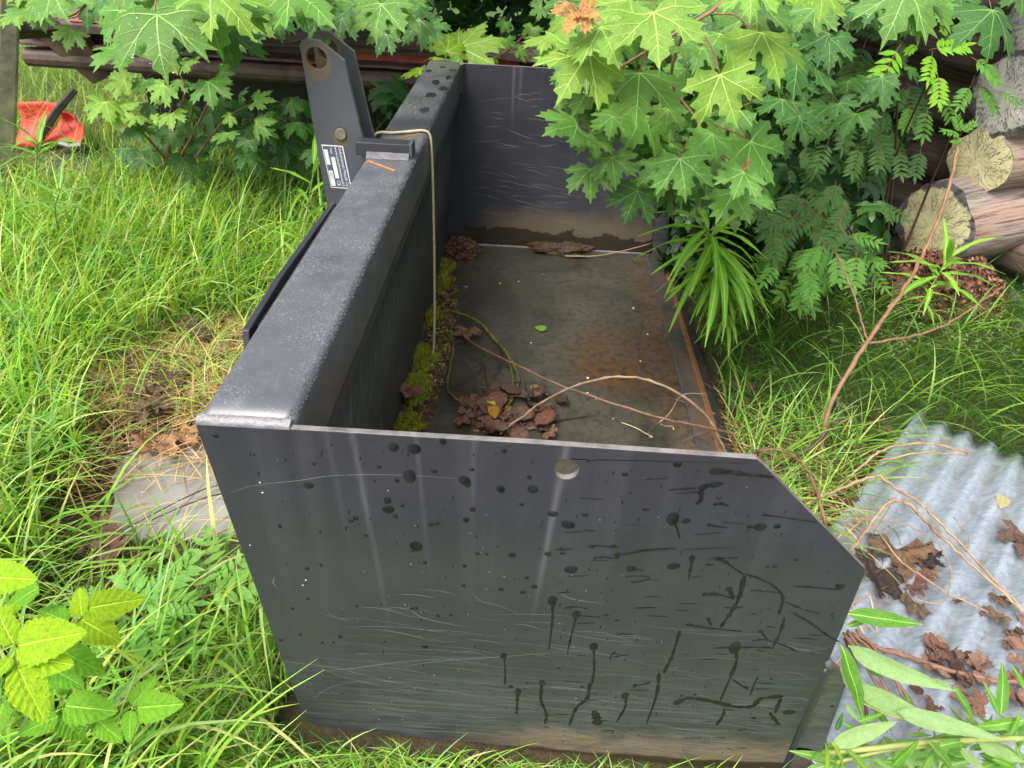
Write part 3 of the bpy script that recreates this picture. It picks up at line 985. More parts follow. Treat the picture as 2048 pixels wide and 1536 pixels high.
def trail(bb, pts, w, y=-0.0003, h=0.0009, jit=0.45):
    P = smooth_path([(p[0], 0, p[1]) for p in pts], 6)
    n = len(P)
    vs = []
    for i, p in enumerate(P):
        d = (P[min(i + 1, n - 1)] - P[max(i - 1, 0)]).normalized()
        s = Vector((-d.z, 0, d.x))
        ww = w[0] + (w[-1] - w[0]) * i / (n - 1)
        ww *= 0.5 * (1 + jit * random.uniform(-1, 1))
        if i in (0, n - 1):
            ww *= 0.35
        vs += [(p.x + s.x * ww, y, p.z + s.z * ww), (p.x, y - h, p.z), (p.x - s.x * ww, y, p.z - s.z * ww)]
    bb.add(vs, [(3 * i + k, 3 * i + 1 + k, 3 * i + 4 + k, 3 * i + 3 + k) for i in range(n - 1) for k in range(2)])


A = lambda x, y: pl(1000 + x / 2.56, 850 + y / 2.56)
B2 = lambda x, y: pl(380 + x / 2.926, 800 + y / 2.926)
K1 = 0.00082      # metres per photo pixel on the plate, about
wm = MB()
TR = [
    ([(268, 900), (268, 1000), (250, 1150)], 14, 10, 24), ([(392, 970), (372, 1050), (345, 1165)], 12, 8, 20), ([(480, 1135), (482, 1250), (470, 1330)], 14, 12, 22),
    ([(20, 1180), (26, 1260), (25, 1330)], 10, 8, 16), ([(215, 1320), (210, 1410), (238, 1480), (230, 1530)], 16, 14, 18), ([(92, 1365), (88, 1420), (86, 1480)], 16, 12, 18),
    ([(460, 1320), (445, 1400), (390, 1450), (355, 1536)], 18, 18, 0), ([(640, 1385), (642, 1440), (598, 1520)], 16, 14, 22), ([(922, 1050), (882, 1180), (838, 1270)], 16, 14, 0),
    ([(815, 1265), (802, 1380), (750, 1530)], 18, 16, 0), ([(950, 1020), (1050, 1037), (1240, 1057)], 20, 10, 0), ([(1252, 770), (1225, 880), (1182, 960), (1128, 1036)], 20, 16, 0),
    ([(1172, 828), (1182, 860), (1196, 892)], 22, 12, 0), ([(1035, 868), (1120, 868), (1200, 890)], 26, 10, 0), ([(1200, 1140), (1212, 1200), (1180, 1290), (1128, 1410)], 18, 16, 30),
    ([(1120, 1140), (1260, 1138), (1400, 1142)], 12, 8, 0), ([(1458, 985), (1435, 1060), (1398, 1136)], 14, 12, 0), ([(895, 1430), (925, 1410), (980, 1398), (1100, 1418), (1200, 1442), (1290, 1440), (1335, 1402), (1450, 1388)], 30, 26, 0),
    ([(1440, 1400), (1425, 1430), (1408, 1475)], 22, 16, 0), ([(1150, 1450), (1140, 1490), (1108, 1536)], 16, 14, 0), ([(885, 480), (908, 535), (920, 578)], 10, 10, 26), ([(1145, 298), (1040, 318), (1028, 380), (1005, 405)], 22, 16, 0),
    ([(1070, 235), (1160, 238), (1260, 252), (1400, 265)], 30, 12, 0), ([(985, 665), (978, 720), (965, 795)], 22, 6, 0), ([(598, 668), (750, 640), (900, 630)], 16, 6, 14), ([(920, 636), (1060, 630), (1200, 626)], 6, 6, 0),
    ([(1050, 682), (1130, 680), (1222, 678)], 8, 8, 0), ([(1105, 680), (1155, 702), (1248, 766)], 24, 10, 0), ([(1338, 458), (1450, 472), (1620, 495)], 10, 5, 0), ([(1250, 760), (1340, 790), (1420, 840), (1448, 890), (1428, 970)], 9, 12, 0),
    ([(1500, 825), (1600, 830), (1745, 842)], 12, 8, 0), ([(1280, 845), (1360, 850), (1440, 860)], 8, 5, 0), ([(480, 1460), (495, 1500), (500, 1536)], 46, 40, 0), ([(860, 330), (940, 325), (1010, 320)], 8, 12, 0), ([(890, 348), (960, 345), (1030, 338)], 6, 8, 0),
    ([(1290, 1105), (1360, 1100), (1460, 1130), (1520, 1160)], 8, 12, 0), ([(1330, 1050), (1350, 1075), (1370, 1100)], 20, 8, 0), ([(1190, 1300), (1230, 1330), (1270, 1350)], 8, 16, 0), ([(1320, 1290), (1300, 1330), (1280, 1385)], 10, 8, 0),
    ([(1065, 985), (1072, 1005), (1082, 1028)], 18, 8, 0), ([(330, 938), (380, 930), (450, 940)], 14, 5, 0), ([(480, 680), (530, 676), (580, 682)], 16, 8, 0), ([(640, 775), (700, 772), (770, 775)], 7, 7, 0), ([(670, 805), (720, 798), (770, 785)], 7, 10, 0),
    ([(1060, 510), (1120, 520), (1170, 522)], 14, 6, 0), ([(1130, 495), (1180, 498), (1250, 505)], 8, 6, 0), ([(735, 275), (790, 272), (860, 268)], 6, 5, 0), ([(440, 185), (470, 178), (515, 175)], 14, 5, 0), ([(1090, 405), (1130, 402), (1170, 412)], 16, 8, 0),
    ([(1380, 1470), (1400, 1500), (1430, 1536)], 14, 20, 0), ([(1500, 960), (1600, 1020), (1680, 1080), (1740, 1110)], 14, 8, 0), ([(1460, 905), (1560, 945), (1640, 965)], 8, 6, 0), ([(560, 1200), (570, 1180), (590, 1160)], 6, 10, 0),
    ([(690, 1335), (730, 1328), (770, 1320)], 12, 6, 12),
]
for pts, w0, w1, hd in TR:
    P = [A(*p) for p in pts]
    trail(wm, P, (w0 / 2.56 * K1 * 1.05, w1 / 2.56 * K1 * 1.05))
    if hd:
        blob(wm, P[0][0], P[0][1], hd / 2.56 * K1 * 0.95, hd / 2.56 * K1 * 1.5, y=-0.0005)
BL = [(1190, 275, 26), (1310, 285, 31), (1285, 447, 31), (695, 500, 23), (1160, 640, 28), (1155, 588, 17), (1322, 855, 31), (1605, 470, 28), (1622, 490, 20), (1200, 678, 14), (940, 705, 16), (970, 690, 15), (1480, 242, 16), (725, 370, 11), (1430, 415, 14), (525, 738, 11), (1818, 520, 20), (2005, 520, 22), (1885, 905, 20), (1605, 970, 12), (1375, 1445, 19), (150, 208, 14), (1655, 640, 14), (1615, 700, 16), (1030, 792, 12), (1830, 1500, 18), (1105, 388, 11), (1210, 470, 12), (1835, 297, 14), (1650, 405, 12), (1240, 615, 12), (1410, 725, 15), (1440, 722, 11), (1680, 898, 11), (1735, 900, 9), (1375, 950, 11), (1600, 1085, 11), (1945, 1125, 14), (2015, 1090, 15), (1822, 1108, 14), (685, 985, 11), (765, 965, 9), (690, 1162, 11), (600, 1220, 10), (975, 1205, 9), (1300, 1220, 11), (1325, 1218, 11), (1450, 1263, 10), (1525, 1258, 11), (880, 1385, 14), (775, 1420, 9), (840, 1418, 9), (645, 1372, 11), (530, 1405, 12), (1970, 1040, 12), (1140, 1415, 9), (1940, 608, 11), (1985, 450, 10)]
for x, y, r in BL:
    X, Z = B2(x, y)
    r *= K1 / 2.926
    blob(wm, X, Z, r, r * random.uniform(0.85, 1.25))
for x, y, r in [(270, 455, 20), (350, 510, 26), (170, 330, 18), (640, 250, 12), (435, 458, 12), (745, 430, 14), (575, 620, 16), (950, 490, 18), (1280, 520, 14), (1335, 522, 24), (1420, 518, 14), (910, 200, 16), (1120, 370, 11), (1515, 690, 9), (1370, 722, 9), (1405, 724, 11), (245, 660, 14), (320, 655, 12), (470, 620, 14), (365, 740, 26), (670, 735, 20), (890, 722, 28), (120, 855, 13), (175, 828, 14), (1740, 825, 22), (1480, 1470, 30), (1300, 1500, 14), (1390, 1300, 8), (300, 1245, 8), (930, 1385, 8), (640, 1200, 6), (420, 1340, 12), (55, 1340, 14), (140, 1320, 8), (1000, 1380, 10), (1700, 1440, 9)]:
    X, Z = A(x, y)
    r *= K1 / 2.56
    blob(wm, X, Z, r * 1.1, r * random.uniform(0.7, 1.0), rot=random.uniform(-.4, .4))
for i in range(520):                                   # specks of rain
    x, z = random.uniform(0.03, 0.85), random.uniform(-0.02, 0.67)
    if x > 0.66 and z > 0.66 - (x - 0.66) * 0.95 or x < 0.045 + (0.67 - z) * 0.04:
        continue
    s = random.uniform(0.0005, 0.0014)
    blob(wm, x, z, s * 0.7, s * random.choice((1, 1.2, 2.5, 4.0)), k=6, h=0.0004, rot=random.uniform(-.25, .1))
for i in range(70):                                   # smears towards the mouth
    x, z = random.uniform(0.45, 0.84), random.uniform(0.0, 0.6)
    if z > 1.24 - x:
        continue
    l = random.uniform(0.004, 0.02)
    blob(wm, x, z, l, random.uniform(0.0006, 0.0016), k=8, h=0.0003, rot=random.uniform(-.15, .25))
o = wm.build('water_marks', M['wet'], BK, smooth=True)
tag(o, 'dark water beads and runs on the near end plate', kind='stuff')

sc = MB()


def scr(pts, w, y=-0.00025):
    P = smooth_path([(p[0], 0, p[1]) for p in pts], 4)
    n = len(P)
    vs = []
    for i, p in enumerate(P):
        d = (P[min(i + 1, n - 1)] - P[max(i - 1, 0)]).normalized()
        ww = w * 0.5 * math.sin(math.pi * (0.06 + 0.9 * i / (n - 1)))
        vs += [(p.x - d.z * ww, y, p.z + d.x * ww), (p.x + d.z * ww, y, p.z - d.x * ww)]
    sc.add(vs, [(2 * i, 2 * i + 1, 2 * i + 3, 2 * i + 2) for i in range(n - 1)])


D7 = lambda x, y: pl(500 + x / 2.56, 1100 + y / 2.56)
for pts in ([(335, 560), (400, 620), (560, 670), (820, 720), (1340, 775)], [(375, 545), (450, 600), (620, 650), (800, 690), (1000, 725), (1280, 745)], [(810, 290), (870, 340), (960, 365), (1110, 395)], [(1135, 215), (1180, 260), (1260, 280), (1380, 325)], [(550, 290), (680, 300), (820, 335)], [(385, 295), (440, 345), (570, 378)], [(1340, 378), (1420, 385), (1510, 415)], [(130, 135), (118, 165), (142, 195)], [(150, 570), (260, 580), (420, 600), (600, 640)], [(330, 770), (360, 730), (450, 690), (560, 670)], [(1560, 205), (1650, 250), (1850, 280)], [(850, 200), (980, 210), (1070, 235)], [(750, 225), (860, 230), (950, 245)], [(620, 400), (800, 430), (950, 470)], [(780, 595), (1000, 565), (1300, 545), (1750, 510)], [(300, 615), (480, 610), (800, 570), (1210, 545)]):
    scr([D7(*p) for p in pts], random.uniform(0.0005, 0.0011))
scr([B2(230, 545), B2(370, 500), B2(640, 470), B2(860, 440), B2(1280, 440), B2(1700, 470)], 0.0007)
for i in range(230):
    z = 0.36 * random.random() ** 1.25 - 0.01
    x = random.uniform(0.08, 0.80)
    l = random.uniform(0.03, 0.16)
    s = random.uniform(-0.22, 0.06)
    c = random.uniform(-0.012, 0.012)
    if x < 0.10 + (0.2 - z) * 0.1:
        continue
    scr([(x, z), (min(0.865, x + l / 2), z + s * l / 2 + c), (min(0.868, x + l), z + s * l)], random.uniform(0.00025, 0.0007))
o = sc.build('scratches', M['scratch'], BK)
tag(o, 'fine pale scratches low on the near end plate', kind='stuff')
sc = MB()
for i in range(90):
    x, z, l, q = random.uniform(.14, .72), random.uniform(.10, .60), random.uniform(.03, .14), random.uniform(-.35, .2)
    if x + l > .80 or x + l > 1.25 - z:
        continue
    scr([(x, z), (x + l / 2, z + q * l / 2 + random.uniform(-.006, .006)), (x + l, z + q * l)], random.uniform(.0005, .0013), L - .0093)
o = sc.build('scratches', M['scratch'], BK)
tag(o, 'fine pale scratches on the inside of the far end plate', kind='stuff')
# pale chips and dried specks
b = MB()
for i in range(70):
    blob(b, random.uniform(0.06, 0.8), random.uniform(0.02, 0.64), random.uniform(.0003, .0009), random.uniform(.0003, .0009), y=-0.0003, k=5, h=0.0003)
for u, v in ((520, 965), (525, 985), (612, 1160), (606, 1170), (500, 1090)):
    x, z = pl(u, v)
    blob(b, x, z, 0.0014, 0.0012, k=6, h=0.0003)
o = b.build('pale_specks', M['mineral'], BK)
tag(o, kind='stuff')
# pale rain beads doubling as painted glints, and wet patches on top of the beam
b = MB()
for i in range(2200):
    y = 2.0 * random.random()
    clump = noise.noise((y * 6, 3.3, 1.0)) + noise.noise((y * 2, 9.0, 1.0)) * 0.7
    if random.random() > (0.30 + clump * 0.9 + (0.35 if 1.25 < y < 1.8 or y < 0.45 else 0)):
        continue
    x = random.uniform(0.008, 0.108)
    s = random.uniform(0.0003, 0.0007) * (1.6 if y > 1.25 else 1)
    blob(b, x, y, s, s * random.uniform(0.8, 1.6), y=H + 0.0002, k=6, h=s * 0.8, plane='z', rot=random.uniform(0, 3))
o = b.build('rain_beads_and_glints', M['bead'], BK, smooth=True)
tag(o, kind='stuff')
b = MB()
for u, v, rx, ry in ((858, 142, .010, .02), (885, 134, .012, .018), (872, 165, .014, .03), (905, 140, .012, .018), (862, 190, .016, .03), (890, 178, .012, .03), (850, 220, .014, .03), (905, 155, .008, .03)):
    p = at_z(u, v, H)
    blob(b, min(p.x, .098), p.y, rx, ry, y=H + 0.0003, k=14, h=0.0006, plane='z', jit=.5)
o = b.build('wet_patches', M['wet_top'], BK, smooth=True)
tag(o, kind='stuff')
# flecks on the floor and back
b = MB()
for i in range(22):
    x, y = random.uniform(0.12, 0.9), random.uniform(0.2, 1.95)
    s = random.uniform(0.0015, 0.004)
    blob(b, x, y, s, s * random.uniform(.6, 1.4), y=0.0005, k=5, h=0.001, plane='z')
o = b.build('pale_specks', M['mineral'], BK)
tag(o, kind='stuff')

#=====PLANTS=====
# ------------------------------------------------------------------ leaf meshes
HALF = [(.05, .84), (.16, .80), (.135, .70), (.25, .64), (.215, .56), (.19, .48), (.205, .42), (.255, .42), (.34, .50), (.385, .63), (.45, .56), (.63, .71), (.60, .545), (.735, .51), (.61, .40), (.69, .30), (.56, .235), (.475, .165), (.475, .125), (.55, .105), (.63, .13), (.77, .005), (.62, -.05), (.575, -.155), (.44, -.125), (.33, -.25), (.21, -.165), (.09, -.115)]
VEINS = [(0, 1.0), (.63, .71), (-.63, .71), (.77, .005), (-.77, .005)]
SUBV = [((0, .45), (.25, .63)), ((0, .45), (-.25, .63)), ((.30, .34), (.385, .63)), ((-.30, .34), (-.385, .63)), ((.34, .38), (.735, .51)), ((-.34, .38), (-.735, .51)), ((.2, .23), (.69, .30)), ((-.2, .23), (-.69, .30)), ((0, .62), (.16, .80)), ((0, .62), (-.16, .80)), ((.3, 0), (.33, -.25)), ((-.3, 0), (-.33, -.25))]


def leaf_z(x, y, p):
    r2 = x * x + y * y
    z = -p['droop'] * r2 - p['fold'] * abs(x) * 0.5 + p['cup'] * x * x
    # quilting between the main veins
    a = math.atan2(x, y + 0.02)
    z += p['quilt'] * math.sin(a * 5.2 + p['ph']) * math.sqrt(r2) + 0.095 * noise.noise((x * 2.4 + p['ph'], y * 2.4, p['ph'])) * (1 + p.get('crinkle', 0))
    if p.get('crinkle'):
        z += p['crinkle'] * (0.16 * noise.noise((x * 3.1, y * 3.1, p['ph'] + 5)) + 0.10 * noise.noise((x * 7, y * 7, p['ph'])))
        z += p['crinkle'] * 0.35 * r2 * (0.6 + 0.4 * math.sin(a * 2 + p['ph']))
    return z


def maple_leaf_mesh(name, seed, drops=0, dead=False):
    rr = random.Random(seed)
    j = 0.035
    right = [(x * (1 + rr.uniform(-j, j)) + rr.uniform(-.012, .012), y + rr.uniform(-.018, .018)) for x, y in HALF]
    left = [(-x * (1 + rr.uniform(-j, j)) + rr.uniform(-.012, .012), y + rr.uniform(-.018, .018)) for x, y in reversed(HALF)]
    out = [(0, 1.0)] + right + [(0, 0)] + left
    # longer, needle-fine tips
    p = dict(droop=rr.uniform(.08, .34), fold=rr.uniform(-.05, .3), cup=rr.uniform(-.1, .15), quilt=rr.uniform(.015, .04), ph=rr.uniform(0, 20))
    if dead:
        p['crinkle'] = rr.uniform(0.7, 1.3)
        p['droop'] *= 0.3
    pts = [Vector(q) for q in out]
    nb = len(pts)
    edges = [(i, (i + 1) % nb) for i in range(nb)]
    g = 0.105
    for iy in range(-3, 10):
        for ix in range(-8, 9):
            pts.append(Vector((ix * g + (iy % 2) * g * .5, iy * g)))
    vs, es, fs, *_ = delaunay_2d_cdt(pts, edges, [], 1, 1e-5)
    b = MB()
    b.add([(v.x, v.y, leaf_z(v.x, v.y, p)) for v in vs], [tuple(f) for f in fs], 0)
    h = 0.007

    def strip(a, c, w0, w1, k):
        a, c = Vector(a), Vector(c)
        d = (c - a).normalized()
        s = Vector((-d.y, d.x))
        q = []
        for i in range(k + 1):
            m = a.lerp(c, i / k)
            w = w0 + (w1 - w0) * i / k
            for sg in (1, -1):
                e = m + s * w * sg
                q.append((e.x, e.y, leaf_z(m.x, m.y, p) + h))
        b.add(q, [(2 * i, 2 * i + 1, 2 * i + 3, 2 * i + 2) for i in range(k)], 1)
    for t in VEINS:
        strip((0, 0), (t[0] * .95, t[1] * .95), 0.011, 0.003, 6)
    for a, c in SUBV:
        strip(a, (a[0] + (c[0] - a[0]) * .9, a[1] + (c[1] - a[1]) * .9), 0.005, 0.0015, 3)
    b.tube([(0, 0, 0.004), (0.0, -0.1, 0.01), (rr.uniform(-.06, .06), -.35, -.05), (rr.uniform(-.1, .1), -.7, -.2)], 0.0075, 5, 2)
    for i in range(drops):
        x, y = rr.uniform(-.6, .6), rr.uniform(-.1, .85)
        if abs(x) > 0.16 and (y > 0.62 or y < 0.0 or abs(x) > .5 and y > .45):
            continue
        r = rr.uniform(.006, .015)
        z = leaf_z(x, y, p)
        k = 6
        b.add([(x + r * math.cos(6.283 * i / k), y + r * math.sin(6.283 * i / k), z + 0.002) for i in range(k)] + [(x, y, z + r * .75)], [(i, (i + 1) % k, k) for i in range(k)], 3)
    return b.mesh(name, [M['dead'] if dead else M['leaf'], M['bark_dark'] if dead else M['vein'], M['petiole'], M['drop']], smooth=True)


MAPLE = [maple_leaf_mesh('maple_leaf', 100 + i, 90) for i in range(9)]
DEAD = [maple_leaf_mesh('dead_leaf', 300 + i, 0, True) for i in range(6)]


def lance_mesh(name, seed, w=0.13, curve=0.5, serr=0.0):
    rr = random.Random(seed)
    b = MB()
    K = 9
    q = []
    for i in range(K + 1):
        t = i / K
        ww = w * 0.5 * (math.sin(math.pi * min(1, t * 1.0) ** 0.75) ** 0.85 + 0.06) * (1 - 0.15 * t)
        z = -curve * t * t * 0.6
        y = t * (1 - 0.12 * curve * t)
        for sx in (-1, -.5, 0, .5, 1):
            q.append((sx * ww + rr.uniform(-serr, serr) * (abs(sx) > .9), y, z + abs(sx) * ww * 0.35 + 0.012 * math.sin(t * 14 + sx)))
    b.add(q, [(5 * i + k, 5 * i + k + 1, 5 * i + 6 + k, 5 * i + 5 + k) for i in range(K) for k in range(4)], 0)
    q = []
    for i in range(K + 1):
        t = i / K
        for sx in (-1, 1):
            q.append((sx * 0.007 * (1 - .6 * t), t * (1 - 0.12 * curve * t), -curve * t * t * 0.6 + 0.012 * math.sin(t * 14) + 0.006))
    b.add(q, [(2 * i, 2 * i + 1, 2 * i + 3, 2 * i + 2) for i in range(K)], 1)
    return b.mesh(name, [M['leaf'], M['vein']], smooth=True)


LANCE = [lance_mesh('fireweed_leaf', 20 + i, random.uniform(.10, .125), c) for i, c in enumerate((.15, .45, .8, 1.1))]
BROAD = [lance_mesh('willow_leaf', 40 + i, random.uniform(.19, .25), c, .004) for i, c in enumerate((.05, .25, .5))]


def rowan_mesh(name, seed, pairs=6):
    rr = random.Random(seed)
    b = MB()
    arch = rr.uniform(.1, .5)
    ax = lambda t: Vector((0.03 * math.sin(t * 3 + seed), t * 0.86, -arch * t * t * 0.5))
    b.tube([ax(t / 6) for t in range(7)], [0.012 * (1 - t / 9) for t in range(7)], 4, 1)

    def leaflet(o, ang, ln, w, roll):
        K = 6
        d = Vector((math.sin(ang), math.cos(ang), -0.12))
        s = Vector((math.cos(ang), -math.sin(ang), roll))
        q = []
        for i in range(K + 1):
            t = i / K
            ww = w * (math.sin(math.pi * (0.04 + 0.96 * t) ** 0.8) + 0.03)
            c = o + d * (ln * t) + Vector((0, 0, -0.10 * ln * t * t))
            zig = 1 + (0.10 if i % 2 else -0.06)
            q += [c - s * ww * zig + Vector((0, 0, .012)), c, c + s * ww * zig + Vector((0, 0, .012))]
        b.add(q, [(3 * i + k, 3 * i + k + 1, 3 * i + 4 + k, 3 * i + 3 + k) for i in range(K) for k in range(2)], 0)
    for i in range(pairs):
        t = 0.24 + 0.70 * i / (pairs - 1)
        ln = 0.36 * (1 - 0.28 * abs(t - .6)) * rr.uniform(.9, 1.1)
        for sg in (1, -1):
            leaflet(ax(t), sg * rad(rr.uniform(52, 66)), ln, ln * .155, rr.uniform(-.25, .25) + sg * .12)
    leaflet(ax(0.98), rr.uniform(-.2, .2), .34, .052, 0)
    return b.mesh(name, [M['rowan'], M['petiole']], smooth=True)


ROWAN = [rowan_mesh('rowan_leaf', 60 + i, 5 + i % 3) for i in range(5)]


def rasp_mesh(name, seed, w=0.66):
    rr = random.Random(seed)
    b = MB()
    NX, NY = 14, 36
    P = {}
    q = []
    fold, droop, ph = rr.uniform(.05, .25), rr.uniform(.05, .3), rr.uniform(0, 9)
    for j in range(NY + 1):
        t = j / NY
        hw = 0.5 * w * (max(0, math.sin(math.pi * t ** 0.70)) ** 0.62 * (1 - 0.22 * t) + 0.004)
        for i in range(NX + 1):
            s = -1 + 2 * i / NX
            e = (1 + (0.05 if (j // 2) % 2 else -0.035)) if abs(s) > .99 else 1
            x = s * hw * e
            y = t
            v = (t - abs(s) * 0.22) * 7.0
            z = fold * abs(x) * 0.7 - droop * t * t * .5 + 0.050 * abs(math.sin(v * math.pi)) * (1 - t) ** .3 * (abs(s) > .05) + 0.02 * noise.noise((x * 5, y * 5, ph)) + 0.008 * noise.noise((x * 17, y * 17, ph))
            q.append((x, y + 0.02 * abs(s), z))
    n = NX + 1
    b.add(q, [(j * n + i, j * n + i + 1, (j + 1) * n + i + 1, (j + 1) * n + i) for j in range(NY) for i in range(NX)], 0)
    q = []
    for j in range(NY + 1):
        t = j / NY
        for sg in (-1, 1):
            q.append((sg * .006 * (1 - .7 * t), t, -droop * t * t * .5 + .02 * noise.noise((0, t * 5, ph)) + .006))
    b.add(q, [(2 * j, 2 * j + 1, 2 * j + 3, 2 * j + 2) for j in range(NY)], 1)
    return b.mesh(name, [M['leaf_soft'], M['vein']], smooth=True)


RASP = [rasp_mesh('raspberry_leaf', 80 + i, random.uniform(.6, .74)) for i in range(4)]

GREENS = [(0.085, 0.185, 0.030), (0.070, 0.165, 0.030), (0.105, 0.215, 0.034), (0.060, 0.140, 0.030)]


def jit(c, k=0.14):
    f = 1 + random.uniform(-k, k)
    return tuple(max(0.004, x * f * (1 + random.uniform(-.05, .05))) for x in c)


def put_leaf(parent, me, p0, p1, nh, color=None, name='leaf', size=None):
    o = link(name, me, parent, mw=rel(parent, frame(p0, p1, nh, size)), color=color or jit(random.choice(GREENS)))
    return o


def view_leaf(parent, meshes, a, t, d0, d1=None, col=None, tilt=0.35, name='leaf'):
    """a leaf whose joint and tip are seen at photo points a and t, d0 and d1 metres from the camera"""
    p0 = at_d(a[0], a[1], d0)
    p1 = at_d(t[0], t[1], d1 if d1 is not None else d0 - 0.01)
    nh = (-CF) * 0.62 + Vector((0, 0, .55)) + Vector((random.uniform(-tilt, tilt), random.uniform(-tilt, tilt), random.uniform(-.1, .1)))
    return put_leaf(parent, random.choice(meshes), p0, p1, nh, col, name)


# ------------------------------------------------------------------ maple branch over the bucket
MB_ = thing('maple_branch', 'leafy maple branch with big wet leaves hanging over the right side of the bucket', 'branch', at_d(1500, 60, 1.25))
C3 = lambda x, y: (1060 + x / 3.413, y / 3.413)
YG, MG, DG_ = (0.185, 0.345, 0.050), (0.110, 0.250, 0.045), (0.048, 0.140, 0.028)  # young, middle and dark green; the dark one paints in crown shade
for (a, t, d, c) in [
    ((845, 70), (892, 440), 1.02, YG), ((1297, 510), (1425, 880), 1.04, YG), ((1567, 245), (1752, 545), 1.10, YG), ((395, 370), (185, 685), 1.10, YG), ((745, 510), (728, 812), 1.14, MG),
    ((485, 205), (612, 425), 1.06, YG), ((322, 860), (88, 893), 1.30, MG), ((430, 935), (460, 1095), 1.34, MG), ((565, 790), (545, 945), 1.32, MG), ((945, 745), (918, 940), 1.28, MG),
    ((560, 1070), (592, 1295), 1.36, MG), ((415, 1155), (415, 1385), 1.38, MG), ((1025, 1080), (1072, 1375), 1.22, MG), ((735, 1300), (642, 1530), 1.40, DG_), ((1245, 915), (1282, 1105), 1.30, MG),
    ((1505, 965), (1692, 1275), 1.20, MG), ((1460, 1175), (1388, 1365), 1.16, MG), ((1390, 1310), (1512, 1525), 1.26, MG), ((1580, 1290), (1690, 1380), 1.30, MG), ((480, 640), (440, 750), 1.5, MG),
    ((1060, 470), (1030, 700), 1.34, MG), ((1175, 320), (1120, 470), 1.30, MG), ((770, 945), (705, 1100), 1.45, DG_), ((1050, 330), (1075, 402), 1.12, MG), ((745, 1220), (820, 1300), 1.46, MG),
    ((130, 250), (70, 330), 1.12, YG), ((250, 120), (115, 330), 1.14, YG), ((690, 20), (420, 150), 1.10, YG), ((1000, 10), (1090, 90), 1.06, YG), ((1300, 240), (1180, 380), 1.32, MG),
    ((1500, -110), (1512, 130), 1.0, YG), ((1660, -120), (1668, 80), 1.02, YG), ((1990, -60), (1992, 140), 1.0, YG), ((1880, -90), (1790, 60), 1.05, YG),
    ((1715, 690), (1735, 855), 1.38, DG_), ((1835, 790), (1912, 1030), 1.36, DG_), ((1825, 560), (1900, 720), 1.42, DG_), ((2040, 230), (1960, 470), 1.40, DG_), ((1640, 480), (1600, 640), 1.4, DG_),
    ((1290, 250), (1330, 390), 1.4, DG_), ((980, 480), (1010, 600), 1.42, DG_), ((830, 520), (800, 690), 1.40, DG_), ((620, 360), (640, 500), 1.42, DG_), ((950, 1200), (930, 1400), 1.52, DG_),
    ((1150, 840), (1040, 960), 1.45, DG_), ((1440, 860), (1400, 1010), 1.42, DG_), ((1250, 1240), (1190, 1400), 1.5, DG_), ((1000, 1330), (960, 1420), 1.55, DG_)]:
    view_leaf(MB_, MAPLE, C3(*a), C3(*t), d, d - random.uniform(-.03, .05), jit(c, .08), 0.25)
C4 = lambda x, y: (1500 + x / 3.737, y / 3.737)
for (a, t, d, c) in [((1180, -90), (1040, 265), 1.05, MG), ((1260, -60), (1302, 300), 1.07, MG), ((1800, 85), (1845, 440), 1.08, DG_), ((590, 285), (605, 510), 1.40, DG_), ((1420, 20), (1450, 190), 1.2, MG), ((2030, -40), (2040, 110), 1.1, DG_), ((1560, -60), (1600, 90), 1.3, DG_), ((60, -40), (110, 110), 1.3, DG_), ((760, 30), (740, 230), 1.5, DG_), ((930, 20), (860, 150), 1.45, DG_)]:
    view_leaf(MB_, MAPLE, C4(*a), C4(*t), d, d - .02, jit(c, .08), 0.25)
# leaves behind, inside the crown
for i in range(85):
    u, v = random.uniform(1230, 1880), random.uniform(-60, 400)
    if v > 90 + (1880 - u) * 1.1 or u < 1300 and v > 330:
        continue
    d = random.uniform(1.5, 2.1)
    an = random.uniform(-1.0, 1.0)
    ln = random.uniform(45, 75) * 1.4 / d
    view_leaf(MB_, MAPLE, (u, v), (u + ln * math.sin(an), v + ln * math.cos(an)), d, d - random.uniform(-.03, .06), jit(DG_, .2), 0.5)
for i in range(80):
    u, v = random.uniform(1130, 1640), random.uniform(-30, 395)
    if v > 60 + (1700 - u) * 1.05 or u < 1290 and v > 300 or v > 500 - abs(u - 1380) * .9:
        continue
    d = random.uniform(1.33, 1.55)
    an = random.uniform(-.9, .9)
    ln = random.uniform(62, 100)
    view_leaf(MB_, MAPLE, (u, v), (u + ln * math.sin(an), v + ln * math.cos(an)), d, d - random.uniform(-.05, .07), jit(random.choice((MG, DG_, MG)), .15), 0.55)
